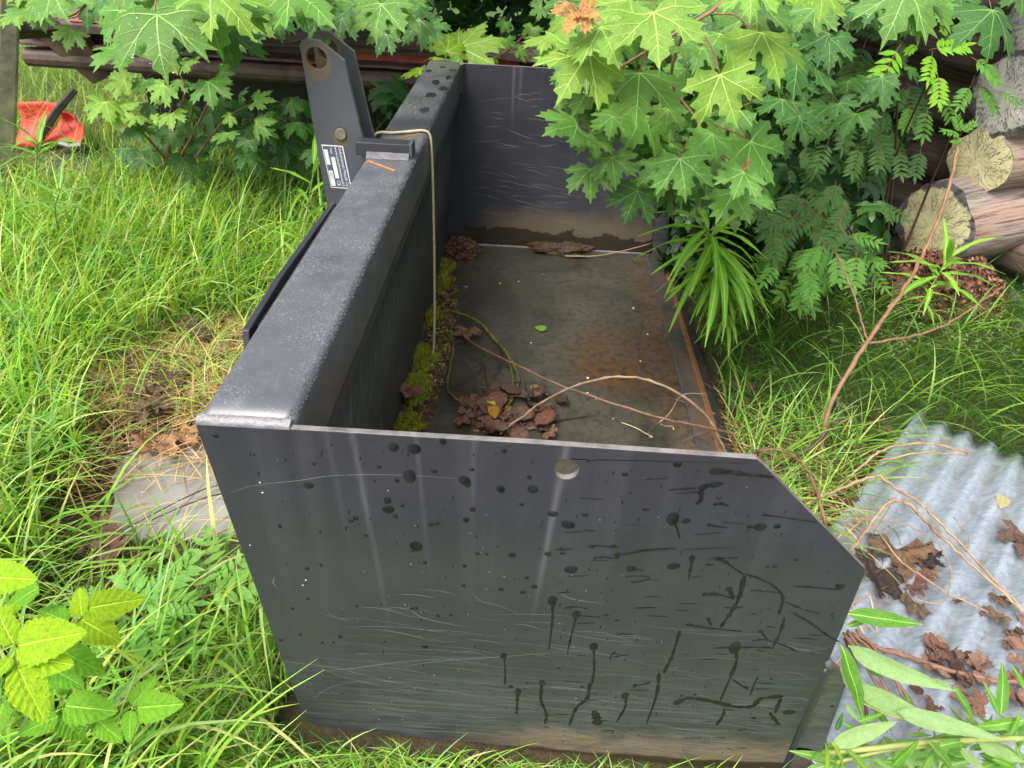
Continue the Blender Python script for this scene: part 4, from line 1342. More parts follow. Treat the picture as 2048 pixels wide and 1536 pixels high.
# the two turned leaves
view_leaf(MB_, [DEAD[0]], C3(340, 75), C3(215, 240), 1.03, 1.02, (0.50, 0.30, 0.10), 0.2, 'yellow_leaf')
view_leaf(MB_, [DEAD[1]], C3(345, 70), C3(480, 80), 1.03, 1.02, (0.50, 0.24, 0.09), 0.2, 'yellow_leaf')
view_leaf(MB_, [DEAD[2]], C3(1482, 1135), C3(1470, 1075), 1.14, 1.13, (0.55, 0.26, 0.11), 0.2, 'yellow_leaf')
for pts, r in (([(1650, -60, 1.25), (1467, -5, 1.2), (1420, 25, 1.18), (1370, 55, 1.18), (1200, 160, 1.25)], .0042), ([(1372, 52, 1.18), (1345, 130, 1.25), (1350, 180, 1.3), (1390, 235, 1.32), (1420, 290, 1.32), (1460, 330, 1.3)], .003), ([(1380, -20, 1.2), (1368, 40, 1.18)], .003), ([(1430, 28, 1.18), (1470, 30, 1.16), (1500, 60, 1.12), (1518, 72, 1.1)], .0016), ([(1372, 48, 1.16), (1400, 60, 1.12), (1425, 100, 1.08), (1440, 148, 1.04)], .0018), ([(1290, 90, 1.2), (1288, 120, 1.16), (1278, 148, 1.14)], .0016), ([(1340, 150, 1.3), (1336, 218, 1.28)], .0014), ([(1430, 250, 1.32), (1480, 270, 1.24), (1500, 283, 1.2)], .0015), ([(1380, 270, 1.3), (1360, 316, 1.22)], .0014), ([(1445, 310, 1.3), (1470, 325, 1.2)], .0012), ([(1262, 205, 1.36), (1240, 228, 1.32)], .0012)):
    b = MB()
    P = smooth_path([at_d(*p) for p in pts], 5)
    b.tube([p - Vector(MB_.location) for p in P], [r * (1.1 - 0.5 * i / len(P)) for i in range(len(P))], 7)
    b.build('twig', M['petiole'] if r < .002 else M['sap'], MB_, smooth=True)

# ------------------------------------------------------------------ maple tree on the left and its hanging leaves
MT = thing('maple_tree', 'maple tree behind the rusty beam with large leaves hanging in at top left', 'tree', (-0.35, 3.6, gz(-.35, 3.6)))
b = MB()
b.tube([(0.0, 0, -.1), (0.0, 0.02, .5), (-.03, .05, 1.2), (0.02, .1, 2.4), (0, .1, 4.2)], [.11, .085, .075, .065, .04], 14, jit=.06)
b.build('trunk', M['trunk'], MT, smooth=True)
C1 = lambda x, y: (x / 2.926, y / 2.926)
C2 = lambda x, y: (560 + x / 2.926, y / 2.926)
for (f, a, t, d, c) in [
    (C1, (910, 70), (922, 415), 1.30, MG), (C1, (1230, -60), (1490, 165), 1.34, YG), (C1, (1150, -80), (1290, 240), 1.40, MG), (C1, (240, 90), (265, 195), 1.6, MG), (C1, (420, 180), (382, 300), 1.55, MG), (C1, (300, -60), (382, 108), 1.5, MG), (C1, (130, -60), (90, 40), 1.6, YG),
    (C1, (700, 60), (690, 310), 1.36, MG), (C1, (640, 210), (590, 260), 1.45, MG), (C1, (740, 260), (690, 410), 1.5, MG), (C1, (1180, 120), (1150, 320), 1.42, DG_), (C1, (1290, 170), (1380, 370), 1.48, DG_), (C1, (1000, 230), (960, 400), 1.5, DG_), (C1, (1700, -40), (1966, 108), 1.45, MG), (C1, (1780, -60), (1740, 120), 1.5, DG_),
    (C1, (1480, 140), (1600, 185), 1.7, YG), (C1, (1450, -20), (1470, 80), 1.6, MG), (C1, (560, -40), (520, 40), 1.7, MG), (C1, (760, -60), (660, 90), 1.4, MG), (C1, (960, -60), (1090, 60), 1.45, MG), (C1, (100, 60), (100, 150), 1.65, YG), (C1, (200, 20), (160, 130), 1.6, MG),
    (C2, (590, 20), (545, 235), 1.55, MG), (C2, (640, 40), (690, 225), 1.56, MG), (C2, (480, -20), (440, 60), 1.6, MG), (C2, (100, -20), (140, 130), 1.5, MG), (C2, (250, -30), (320, 110), 1.52, MG), (C2, (700, -60), (775, 105), 1.6, MG)]:
    view_leaf(MT, MAPLE, f(*a), f(*t), d, d - random.uniform(-.02, .06), jit(c, .08), 0.3)
for i in range(70):
    u, v = random.uniform(150, 860), random.uniform(-70, 70)
    if u < 300 and v > 20:
        continue
    d = random.uniform(1.7, 2.5)
    an = random.uniform(-1.1, 1.1)
    ln = random.uniform(45, 80) * 1.5 / d
    view_leaf(MT, MAPLE, (u, v), (u + ln * math.sin(an), v + ln * math.cos(an)), d, d, jit(DG_, .2), 0.5)
for pts, r in (([(330, -60, 1.35), (312, 0, 1.32), (310, 22, 1.3)], .0018), ([(235, -60, 1.7), (160, 20, 1.7), (110, 35, 1.7)], .004), ([(200, -40, 1.72), (160, 25, 1.7), (145, 35, 1.7)], .0022), ([(520, -60, 1.6), (420, -30, 1.6), (300, -40, 1.6)], .005)):
    b = MB()
    P = smooth_path([at_d(*p) for p in pts], 5)
    b.tube([p - Vector(MT.location) for p in P], r, 6)
    b.build('twig', M['sap'], MT, smooth=True)
# limbs that carry the leaves from the trunk, above the picture
for pts in ([(-.35, 3.64, 2.0), (-.6, 2.9, 2.3), (-.8, 2.2, 1.8), at_d(330, -60, 1.36)], [(-.35, 3.64, 2.4), (0, 2.8, 2.5), (.1, 1.9, 2.0), at_d(760, -60, 1.58)], [(-.35, 3.64, 2.2), (.5, 2.8, 2.6), (1.2, 1.6, 2.0), at_d(1650, -60, 1.25)]):
    b = MB()
    P = smooth_path(pts, 6)
    b.tube([Vector(p) - Vector(MT.location) for p in P], [.03 - .024 * i / len(P) for i in range(len(P))], 8)
    b.build('limb', M['trunk'], MT, smooth=True)

# sapling in front of the rusty beam
SP = thing('maple_sapling', 'young maple sapling with pale green leaves in the dark gap under the rusty beam', 'sapling', ground(330, 330))
for (a, t, d, c) in [((730, 470), (585, 520), 2.5, YG), ((850, 470), (800, 560), 2.55, MG), ((960, 500), (860, 590), 2.45, YG), ((610, 610), (485, 620), 2.5, YG), ((620, 600), (645, 705), 2.48, YG), ((655, 650), (815, 565), 2.5, YG), ((1290, 420), (1385, 430), 2.6, MG), ((1220, 480), (1235, 630), 2.5, MG), ((1280, 500), (1360, 515), 2.55, MG), ((1490, 590), (1620, 580), 2.6, MG), ((1400, 560), (1440, 520), 2.6, MG), ((1500, 720), (1615, 690), 2.6, MG), ((1350, 680), (1290, 720), 2.55, YG), ((1330, 780), (1275, 840), 2.5, MG), ((1000, 660), (990, 745), 2.5, YG), ((800, 680), (750, 720), 2.5, YG), ((1700, 600), (1790, 640), 2.7, DG_), ((1740, 720), (1790, 800), 2.7, DG_), ((1080, 380), (1160, 345), 2.45, YG), ((1010, 360), (1030, 420), 2.5, YG), ((1050, 470), (1000, 540), 2.5, MG), ((900, 700), (960, 680), 2.5, YG), ((940, 580), (990, 580), 2.5, YG), ((780, 740), (830, 830), 2.55, DG_), ((1000, 780), (1010, 890), 2.6, DG_), ((1120, 740), (1090, 810), 2.6, DG_), ((880, 620), (850, 700), 2.6, DG_), ((1560, 780), (1600, 860), 2.6, DG_), ((1450, 820), (1420, 900), 2.6, DG_), ((1270, 600), (1330, 690), 2.7, DG_)]:
    view_leaf(SP, MAPLE, C1(*a), C1(*t), d, d - random.uniform(-.02, .05), jit(c, .1), 0.3)
for i in range(60):
    u, v = random.uniform(250, 720), random.uniform(200, 330)
    if u < 330 and v < 220:
        continue
    d = random.uniform(2.65, 3.3)
    an = random.uniform(-1.2, 1.2)
    ln = random.uniform(34, 56) * 2.6 / d
    p = at_d(u, v, d)
    if p.z < -.02 or p.y > 3.1:
        continue
    view_leaf(SP, MAPLE, (u, v), (u + ln * math.sin(an), v + ln * math.cos(an)), d, d - .03, jit(DG_, .2), 0.5)
for pts in ([(330, 330, 2.75), (350, 250, 2.6), (370, 180, 2.5), (350, 130, 2.45)], [(350, 330, 2.75), (385, 220, 2.6), (365, 165, 2.5)], [(380, 330, 2.75), (450, 240, 2.7), (520, 200, 2.65)], [(340, 330, 2.75), (280, 260, 2.6), (220, 215, 2.5)], [(360, 320, 2.75), (430, 170, 2.6), (400, 135, 2.5)]):
    b = MB()
    P = smooth_path([at_d(*p) for p in pts], 5)
    b.tube([p - Vector(SP.location) for p in P], [.006 - .004 * i / len(P) for i in range(len(P))], 6)
    b.build('stem', M['petiole'], SP, smooth=True)

# sprig at the far end of the beam
SG = thing('maple_sapling', 'bright young maple shoot leaning over the far corner of the steel beam', 'sapling', (0.02, 2.3, gz(0, 2.3)))
for (a, t, d, c) in [((1060, 290), (1195, 65), 2.55, YG), ((980, 300), (1000, 150), 2.5, (0.20, 0.33, 0.03)), ((900, 340), (1010, 330), 2.42, (0.20, 0.33, 0.03)), ((825, 415), (685, 440), 2.45, (0.20, 0.33, 0.03)), ((1050, 340), (900, 350), 2.42, MG), ((1170, 200), (1240, 230), 2.75, MG), ((1320, 130), (1290, 200), 2.8, MG), ((1320, 230), (1330, 320), 2.8, MG), ((1400, 290), (1480, 340), 2.75, MG), ((1480, 160), (1450, 260), 2.85, MG), ((1150, 330), (1180, 360), 2.7, MG), ((1250, 340), (1290, 365), 2.7, YG), ((1530, 40), (1450, 90), 3.0, MG), ((1540, 250), (1500, 320), 2.8, MG)]:
    nh = None
    view_leaf(SG, MAPLE, C2(*a), C2(*t), d, d + .02, jit(c, .08), 0.5)
for pts in ([(900, 145, 2.7), (925, 115, 2.62), (930, 60, 2.6)], [(900, 150, 2.7), (1000, 110, 2.8), (1060, 60, 2.85)], [(880, 160, 2.7), (860, 150, 2.55), (842, 142, 2.46)]):
    b = MB()
    P = smooth_path([at_d(*p) for p in pts], 5)
    b.tube([p - Vector(SG.location) for p in P], .0025, 6)
    b.build('stem', M['petiole'], SG, smooth=True)
b = MB()
b.tube([(0, 0, -.02), (.02, .05, .3), (.04, .1, .62)], [.006, .005, .003], 6)
b.build('stem', M['petiole'], SG, smooth=True)

# ------------------------------------------------------------------ rowans
RB, RM, RD = (0.170, 0.390, 0.020), (0.085, 0.230, 0.026), (0.045, 0.125, 0.024)  # bright to dark; the dark tone is shade put into the leaf colour
R1 = thing('rowan_sapling', 'rowan sapling with fresh lime green leaves in front of the top log ends', 'sapling', (1.75, 1.75, gz(1.75, 1.75)))
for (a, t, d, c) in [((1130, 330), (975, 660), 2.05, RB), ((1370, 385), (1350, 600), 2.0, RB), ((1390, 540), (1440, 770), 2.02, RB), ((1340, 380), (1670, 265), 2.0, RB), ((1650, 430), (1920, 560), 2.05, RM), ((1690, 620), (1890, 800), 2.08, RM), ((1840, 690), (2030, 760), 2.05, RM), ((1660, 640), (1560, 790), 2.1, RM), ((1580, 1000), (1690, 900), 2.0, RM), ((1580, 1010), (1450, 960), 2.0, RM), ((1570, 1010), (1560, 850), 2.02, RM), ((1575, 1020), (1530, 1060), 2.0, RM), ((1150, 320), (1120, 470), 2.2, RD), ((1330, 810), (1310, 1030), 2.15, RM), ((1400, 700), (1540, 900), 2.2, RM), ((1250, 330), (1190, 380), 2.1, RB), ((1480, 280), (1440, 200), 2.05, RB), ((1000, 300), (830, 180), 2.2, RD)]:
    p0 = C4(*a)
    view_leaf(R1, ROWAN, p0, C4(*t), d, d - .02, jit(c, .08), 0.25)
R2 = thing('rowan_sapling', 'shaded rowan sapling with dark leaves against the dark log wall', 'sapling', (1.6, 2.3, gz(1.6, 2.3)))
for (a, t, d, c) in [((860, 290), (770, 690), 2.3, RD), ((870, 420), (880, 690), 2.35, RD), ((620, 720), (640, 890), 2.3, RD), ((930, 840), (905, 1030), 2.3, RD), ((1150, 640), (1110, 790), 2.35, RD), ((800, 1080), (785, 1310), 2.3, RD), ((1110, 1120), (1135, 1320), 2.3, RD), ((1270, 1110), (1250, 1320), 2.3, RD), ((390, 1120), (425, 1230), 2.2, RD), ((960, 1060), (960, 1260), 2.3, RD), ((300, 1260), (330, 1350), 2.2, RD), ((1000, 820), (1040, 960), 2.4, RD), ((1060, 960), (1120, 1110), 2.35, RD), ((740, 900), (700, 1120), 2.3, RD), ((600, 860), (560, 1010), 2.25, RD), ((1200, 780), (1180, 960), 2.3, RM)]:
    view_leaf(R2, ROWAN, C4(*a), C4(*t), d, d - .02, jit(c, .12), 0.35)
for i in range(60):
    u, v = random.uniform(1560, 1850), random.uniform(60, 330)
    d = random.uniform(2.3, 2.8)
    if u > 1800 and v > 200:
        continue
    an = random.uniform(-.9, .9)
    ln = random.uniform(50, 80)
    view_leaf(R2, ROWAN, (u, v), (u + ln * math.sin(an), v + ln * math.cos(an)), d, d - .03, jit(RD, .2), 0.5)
R3 = thing('rowan_sapling', 'low bushy rowan with dark green leaves at the foot of the dark log wall', 'sapling', ground(1640, 600))
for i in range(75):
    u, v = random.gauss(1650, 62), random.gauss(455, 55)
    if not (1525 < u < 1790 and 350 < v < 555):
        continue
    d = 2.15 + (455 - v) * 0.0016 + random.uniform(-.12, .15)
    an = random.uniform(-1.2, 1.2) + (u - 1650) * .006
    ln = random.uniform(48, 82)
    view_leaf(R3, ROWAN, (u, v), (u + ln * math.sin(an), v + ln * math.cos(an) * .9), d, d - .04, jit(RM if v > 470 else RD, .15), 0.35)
for RR, tops in ((R1, ((1800, 90, 2.05), (1870, 130, 2.02), (1950, 150, 2.08))), (R2, ((1720, 110, 2.35), (1800, 200, 2.35), (1660, 220, 2.3))), (R3, ((1600, 420, 2.15), (1660, 400, 2.15), (1720, 430, 2.2)))):
    for tp in tops:
        b = MB()
        e = at_d(*tp)
        s = Vector(RR.location)
        P = smooth_path([s, s.lerp(e, .5) + Vector((random.uniform(-.05, .05), .08, .06)), e], 7)
        b.tube([p - s for p in P], [.006 - .0042 * i / len(P) for i in range(len(P))], 6)
        b.build('stem', M['bark_dark'], RR, smooth=True)


# ------------------------------------------------------------------ fireweed
def fireweed(label, base, top, n, ln, cols, droop=0.6, start=0.35, meshes=None, name='fireweed', w=.002, el0=35):
    o = thing(name, label, 'plant', base)
    base, top = Vector(base), Vector(top)
    mid = base.lerp(top, .55) + Vector((random.uniform(-.02, .02), random.uniform(-.02, .02), .03))
    P = smooth_path([base, mid, top], 10)
    b = MB()
    b.tube([p - base for p in P], [w * 1.6 - w * i / len(P) for i in range(len(P))], 6)
    b.build('stem', M['stem_green'], o, smooth=True)
    for i in range(n):
        t = start + (1 - start) * i / (n - 1)
        k = min(len(P) - 1, int(t * (len(P) - 1)))
        p = P[k]
        az = i * 2.4
        el = rad(el0 - 75 * droop * (1 - t) + random.uniform(-12, 12) + (25 if t > .93 else 0))
        l = ln * (0.55 + 0.55 * math.sin(math.pi * min(1, (1 - t) * 1.6 + .18))) * random.uniform(.85, 1.15)
        d = Vector((math.cos(az) * math.cos(el), math.sin(az) * math.cos(el), math.sin(el)))
        put_leaf(o, random.choice(meshes or LANCE), p, p + d * l, Vector((0, 0, 1)) + d * .3, jit(random.choice(cols), .1))
    return o


FW = [(0.210, 0.450, 0.045), (0.175, 0.390, 0.040), (0.25, 0.48, 0.055)]
fireweed('willowherb plant with long drooping leaves hanging over the mouth of the bucket', (1.07, 1.28, gz(1.07, 1.28)), at_d(1412, 448, 1.90), 78, .20, FW, .60, 0.30, [LANCE[2], LANCE[3], LANCE[1]], w=.003, el0=2)
fireweed('willowherb with narrow leaves in front of the red rotten stump', ground(1800, 690), at_d(1895, 520, 2.42), 22, .20, FW, 0.7, 0.35, [LANCE[2], LANCE[1]])
fireweed('pale yellow green willowherb close against the outer side of the beam', (-.16, .62, gz(-.16, .62)), at_d(602, 480, 1.55), 18, .12, [(0.22, 0.34, 0.03), (0.18, 0.32, 0.035)], .8, 0.3)
fireweed('willowherb beside the hitch lugs on the left', (-.26, 1.06, gz(-.26, 1.06)), at_d(628, 330, 1.95), 20, .14, FW, .8, 0.3)
fireweed('bushy willowherb at far left below the red plastic piece', ground(75, 420), at_d(75, 285, 2.55), 26, .17, [(0.17, 0.33, 0.045), (0.14, 0.29, 0.05)], .3, 0.2)
fireweed('willowherb low in the grass at left, two paces from the bucket', ground(130, 500), at_d(120, 380, 2.2), 20, .17, [(0.14, 0.30, 0.05)], .4, 0.2)

# trampled willow herb at the lower right
TW = thing('willow_shoot', 'flattened leafy shoot with pale leaf undersides lying over the corrugated sheet at lower right', 'plant', at_d(1700, 1490, 1.05))
C5 = lambda x, y: (1400 + x / 3.16, 1050 + y / 3.16)
BL1, BL2, BL3 = (0.10, 0.26, 0.028), (0.19, 0.31, 0.105), (0.13, 0.28, 0.045)
for (a, t, d, c, up) in [((930, 560), (1410, 630), .98, BL1, 1), ((925, 640), (1110, 585), 1.0, BL3, 1), ((940, 765), (1490, 1085), .98, BL2, -1), ((1280, 960), (1600, 1025), 1.0, BL2, -1), ((960, 1020), (1480, 1250), .98, BL2, -1), ((1250, 1180), (1830, 1335), .97, BL2, -1), ((900, 860), (945, 1060), .97, BL2, -1), ((920, 1130), (1060, 1285), .98, BL2, -1), ((890, 760), (1080, 1260), .96, BL1, 1), ((830, 1395), (1250, 1240), .97, BL2, -1), ((1215, 1520), (1390, 1360), .95, BL1, 1), ((1440, 1370), (1620, 1560), .95, BL3, 1), ((1650, 1410), (1790, 1560), .96, BL2, -1), ((2060, 1230), (1700, 1310), .97, BL3, 1), ((1900, 1200), (1940, 850), 1.0, BL1, 1), ((1890, 1200), (1810, 1000), 1.0, BL1, 1), ((1600, 1020), (1755, 1245), 1.0, BL1, 1), ((2060, 1060), (1985, 880), 1.0, BL1, 1), ((790, 1560), (830, 1370), .97, (0.2, 0.33, 0.03), 1), ((830, 1370), (960, 1560), .96, (0.19, 0.33, 0.03), 1), ((1060, 1560), (930, 1400), .98, BL3, 1), ((1760, 1380), (2060, 1500), .97, BL2, -1), ((1500, 1400), (1740, 1345), .96, BL3, 1), ((1000, 1240), (1180, 1190), .97, BL1, 1), ((1100, 1470), (1240, 1560), .97, BL3, -1), ((860, 1300), (905, 1180), 1.0, DG_, 1), ((900, 1250), (1000, 1310), .98, BL1, 1), ((1850, 1480), (2060, 1560), .96, BL1, 1), ((980, 770), (1150, 960), 1.0, BL1, 1), ((1040, 900), (1190, 980), 1.02, MG, 1), ((1050, 1000), (1230, 1130), 1.02, MG, 1), ((1300, 1450), (1350, 1570), .97, BL2, -1), ((1400, 1560), (1500, 1390), .97, BL3, 1), ((1950, 1330), (2060, 1200), .97, BL3, 1), ((1340, 1180), (1310, 1060), 1.0, BL3, 1)]:
    p0, p1 = at_d(*C5(*a), d), at_d(*C5(*t), d - random.uniform(-.02, .02))
    nh = (-CF * .5 + Vector((random.uniform(-.3, .3), random.uniform(-.3, .3), .6))) * up
    put_leaf(TW, random.choice(BROAD), p0, p1, nh, jit(c, .1))
for i in range(110):
    x, y = random.uniform(790, 2100), random.uniform(1290, 1640)
    a = random.uniform(0, 6.28)
    l = random.uniform(150, 320)
    p0, p1 = at_d(*C5(x, y), 1.04), at_d(*C5(x + l * math.cos(a), y + l * .7 * math.sin(a)), 1.03)
    put_leaf(TW, random.choice(BROAD), p0, p1, Vector((random.uniform(-.5, .5), random.uniform(-.7, .1), .7)) * random.choice((1, 1, -1)), jit(random.choice((BL1, BL3, BL2)), .15))
for pts, r, m in (([(780, 1440, 1.0), (1100, 1410, .98), (1500, 1370, .975), (2080, 1345, .97)], .0042, 'stem_green'), ([(860, 1500, 1.0), (1150, 1430, .99), (1500, 1390, .98)], .003, 'stem_green'), ([(960, 1090, 1.0), (1200, 1200, .985), (1500, 1270, .98)], .002, 'stem_green')):
    b = MB()
    P = smooth_path([at_d(*C5(x, y), d) for x, y, d in pts], 6)
    b.tube([p - Vector(TW.location) for p in P], r, 7)
    b.build('stem', M[m], TW, smooth=True)

# ------------------------------------------------------------------ raspberries at the lower left
C7 = lambda x, y: (x / 2.926, 950 + y / 2.926)
YR, GR = (0.330, 0.540, 0.022), (0.190, 0.430, 0.035)
ra = thing('raspberry_plant', 'raspberry plant with bright yellow green leaves at the lower left edge', 'plant', at_z(60, 1480))
rb = thing('raspberry_plant', 'raspberry shoot with three green leaflets just right of the yellowish raspberry', 'plant', at_z(250, 1500))
for (o, a, t, d, c) in [(ra, (-60, 600), (175, 605), .84, YR), (ra, (515, 780), (828, 725), .97, YR), (ra, (482, 835), (455, 660), .98, YR), (ra, (470, 842), (695, 975), .97, YR), (ra, (410, 860), (215, 790), .99, GR), (ra, (100, 1000), (465, 925), .86, YR), (ra, (90, 1060), (395, 1105), .86, YR), (ra, (105, 1120), (255, 1450), .84, YR), (ra, (70, 1070), (-70, 1210), .85, YR), (ra, (80, 990), (-40, 760), .87, YR), (ra, (330, 1010), (605, 1165), .93, GR), (ra, (300, 1130), (480, 1235), .95, GR), (ra, (240, 650), (20, 780), .97, GR), (ra, (-20, 860), (110, 770), .9, YR),
                      (rb, (375, 1350), (662, 1380), .94, GR), (rb, (345, 1410), (100, 1520), .93, GR), (rb, (355, 1420), (495, 1560), .93, GR), (rb, (772, 1350), (903, 1190), .96, GR), (rb, (800, 1362), (1045, 1345), .955, GR), (rb, (768, 1372), (745, 1570), .95, GR), (rb, (560, 1420), (700, 1560), .97, GR), (rb, (250, 1240), (300, 1390), .96, GR), (ra, (20, 1330), (-40, 1540), .9, GR), (ra, (330, 1110), (250, 1260), .98, GR), (rb, (420, 1250), (300, 1200), .98, GR)]:
    view_leaf(o, RASP, C7(*a), C7(*t), d, d - random.uniform(-.02, .03), jit(c, .06), 0.25)
for o, pts, r in ((ra, [(60, 1480, 1.15), (70, 1420, 1.0), (60, 1360, .92), (33, 1290, .86)], .0032), (ra, [(180, 1420, 1.1), (150, 1300, 1.0), (155, 1240, .98), (163, 1236, .975)], .0024), (ra, [(130, 1330, 1.0), (90, 1310, .92), (33, 1290, .86)], .0016), (rb, [(250, 1500, 1.15), (200, 1460, 1.0), (130, 1425, .94)], .0022), (rb, [(260, 1500, 1.15), (270, 1450, 1.0), (265, 1415, .955)], .002), (ra, [(100, 1330, .98), (135, 1350, .96), (160, 1385, .97)], .002), (ra, [(33, 1290, .86), (36, 1330, .85)], .0016)):
    b = MB()
    P = smooth_path([at_d(*p) for p in pts], 5)
    b.tube([p - Vector(o.location) for p in P], r, 6)
    b.build('stem', M['stem_green'], o, smooth=True)

# ------------------------------------------------------------------ undergrowth, unseen leaf cover added for shade
LEAF24 = [(0, 1), (.14, .78), (.13, .42), (.36, .5), (.62, .70), (.62, .42), (.66, .30), (.42, .12), (.75, .0), (.5, -.15), (.3, -.22), (0, -.02)]
LEAF24 = LEAF24 + [(-x, y) for x, y in reversed(LEAF24[1:-1])]


def foliage(name, P, size, nrm_jit, cols, jitc=.25, rowan_share=0.0):
    N = len(P)
    out = np.array(LEAF24)
    k = len(out)
    tri = np.array([tuple(f) for f in tessellate_polygon([[Vector((x, y, 0)) for x, y in LEAF24]])])
    d = np.stack([RNG.normal(0, .6, N), RNG.normal(-.25, .5, N), RNG.normal(-.55, .4, N)], -1)
    d /= np.linalg.norm(d, axis=1)[:, None]
    nh = np.stack([RNG.normal(0, nrm_jit, N), RNG.normal(-.35, nrm_jit, N), np.full(N, .8)], -1)
    nh -= d * (nh * d).sum(1)[:, None]
    nh /= np.linalg.norm(nh, axis=1)[:, None]
    x = np.cross(d, nh)
    s = size * RNG.uniform(.6, 1.25, N)
    zq = -0.18 * (out ** 2).sum(1)
    V = P[:, None] + s[:, None, None] * (x[:, None] * out[None, :, 0:1] + d[:, None] * out[None, :, 1:2] + nh[:, None] * zq[None, :, None])
    F = (tri[None] + (np.arange(N) * k)[:, None, None]).reshape(-1, 3)
    T = np.repeat(pal(N, cols, jitc), k, 0)
    o = link(name, np_mesh(name, V.reshape(-1, 3), F, [M['foliage']], T))
    return o


def cloud(N, x0, x1, y0, y1, z0, z1):
    return np.stack([RNG.uniform(x0, x1, N), RNG.uniform(y0, y1, N), RNG.uniform(z0, z1, N)], -1)


DK = [(0.030, 0.095, 0.018), (0.042, 0.125, 0.020), (0.024, 0.072, 0.016)]  # greens darkened to paint in the gloom under the trees
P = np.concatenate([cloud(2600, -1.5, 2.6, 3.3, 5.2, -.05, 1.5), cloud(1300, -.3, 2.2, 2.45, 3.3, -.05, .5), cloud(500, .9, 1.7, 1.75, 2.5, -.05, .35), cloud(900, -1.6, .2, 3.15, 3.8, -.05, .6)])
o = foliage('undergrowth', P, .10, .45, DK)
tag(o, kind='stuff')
P = cloud(2600, -3.6, -1.0, 5.0, 9.0, -.05, 1.0)
P = P[(P[:, 2] < .25 + (P[:, 1] - 5) * .2)]
o = foliage('far_shrubs', P, .11, .45, [(0.10, 0.22, 0.035), (0.13, 0.26, 0.04)])
tag(o, kind='stuff')
P = np.concatenate([cloud(6000, -1.4, 2.7, 2.75, 6.5, 1.30, 2.05), cloud(1700, .55, 1.8, 1.6, 2.8, 1.22, 1.95), cloud(1800, -1.6, -.25, 1.75, 2.8, 1.22, 1.9)])  # unseen leaves added overhead to darken the background
o = foliage('shade_canopy', P, .15, .4, DK + [(0.09, 0.19, 0.035)])
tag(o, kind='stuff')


#=====OBJECTS=====
# ------------------------------------------------------------------ rusty steel frame at the back
FR = thing('rusty_steel_frame', 'old rusty steel frame with flaking red paint standing behind the bucket', 'machine frame', (-1.2, 2.75, GZ))
fo = Vector(FR.location)


def rail(name, prof2, xs, y0, m, bend=None, jitv=0.0):
    """profile of (dy, z) swept along x"""
    bb = MB()
    n = len(prof2)
    vs = []
    for x in xs:
        e = bend(x) if bend else 0
        vs += [(x - fo.x, y0 + dy - fo.y + random.uniform(-jitv, jitv), z + e - fo.z + random.uniform(-jitv, jitv)) for dy, z in prof2]
    bb.add(vs, [(j * n + i, j * n + (i + 1) % n, (j + 1) * n + (i + 1) % n, (j + 1) * n + i) for j in range(len(xs) - 1) for i in range(n)] + [tuple(range(n)), tuple((len(xs) - 1) * n + i for i in reversed(range(n)))])
    return bb.build(name, m, FR)


xs = list(np.linspace(-1.95, 0.95, 40))
rail('top_flange', [(0, .575), (0, .605), (.012, .612), (.20, .605), (.20, .59), (.02, .585)], xs, 2.70, M['iron'], lambda x: -.012 * (x + 1) + .006 * noise.noise((x * 3, 0, 0)))
rail('web', [(.10, .44), (.10, .59), (.112, .59), (.112, .44)], xs, 2.70, M['iron'], lambda x: -.012 * (x + 1))
rail('red_web_panel', [(.075, .50), (.075, .575), (.095, .575), (.095, .50)], list(np.linspace(-.55, .3, 10)), 2.70, M['iron_red'], lambda x: -.012 * (x + 1))
rail('lower_pipe', [(0.045 * math.cos(a), .455 + .042 * math.sin(a)) for a in np.linspace(0, 2 * math.pi, 13)[:-1]], xs, 2.73, M['iron'], lambda x: -.012 * (x + 1))
rail('middle_flange', [(-.01, .512), (-.01, .522), (.10, .526), (.10, .516)], xs, 2.70, M['iron'], lambda x: -.012 * (x + 1) + .004 * noise.noise((x * 5, 2, 0)))
rail('torn_sheet', [(-.03, .60), (-.035, .606), (.18, .628), (.18, .622)], list(np.linspace(-1.05, .22, 44)), 2.70, M['iron'], lambda x: -.012 * (x + 1) + .012 * noise.noise((x * 6, 7, 0)) + max(0, x + .15) * .10 - max(0, x - .0) * .25, .002)
rail('red_top_strip', [(.02, .6135), (.02, .616), (.15, .6105), (.15, .608)], list(np.linspace(-1.72, -1.2, 12)), 2.70, M['iron_red'], lambda x: -.012 * (x + 1) + .002)
b = MB()
pb = at_y(2, 440, 2.40)
pt = at_y(14, -60, 2.40)
px = pb.x
b.tube([pb - fo - (pt - pb) * .15, pt - fo], .058, 4)
b.build('post', M['iron_grey'], FR, bevel=.014)
b = MB()
p0, p1 = at_y(70, 60, 2.66) - fo, at_y(180, 150, 2.72) - fo
b.add([(p0.x - .03, p0.y, p0.z), (p0.x + .20, p0.y, p0.z - .02), (p1.x + .1, p1.y, p1.z), (p1.x, p1.y, p1.z - .04), (p0.x - .03, p0.y + .06, p0.z), (p0.x + .20, p0.y + .06, p0.z - .02), (p1.x + .1, p1.y + .06, p1.z), (p1.x, p1.y + .06, p1.z - .04)], [(0, 1, 2, 3), (7, 6, 5, 4), (0, 4, 5, 1), (1, 5, 6, 2), (2, 6, 7, 3), (3, 7, 4, 0)])
b.build('diagonal_brace', M['iron'], FR, bevel=.004)
b = MB()
e1 = at_y(75, 55, 2.66)
b.tube([at_y(22, 62, 2.40) - fo, e1 - fo + Vector((.1, 0, 0))], .034, 4)
b.build('corner_tie', M['iron'], FR, bevel=.004)
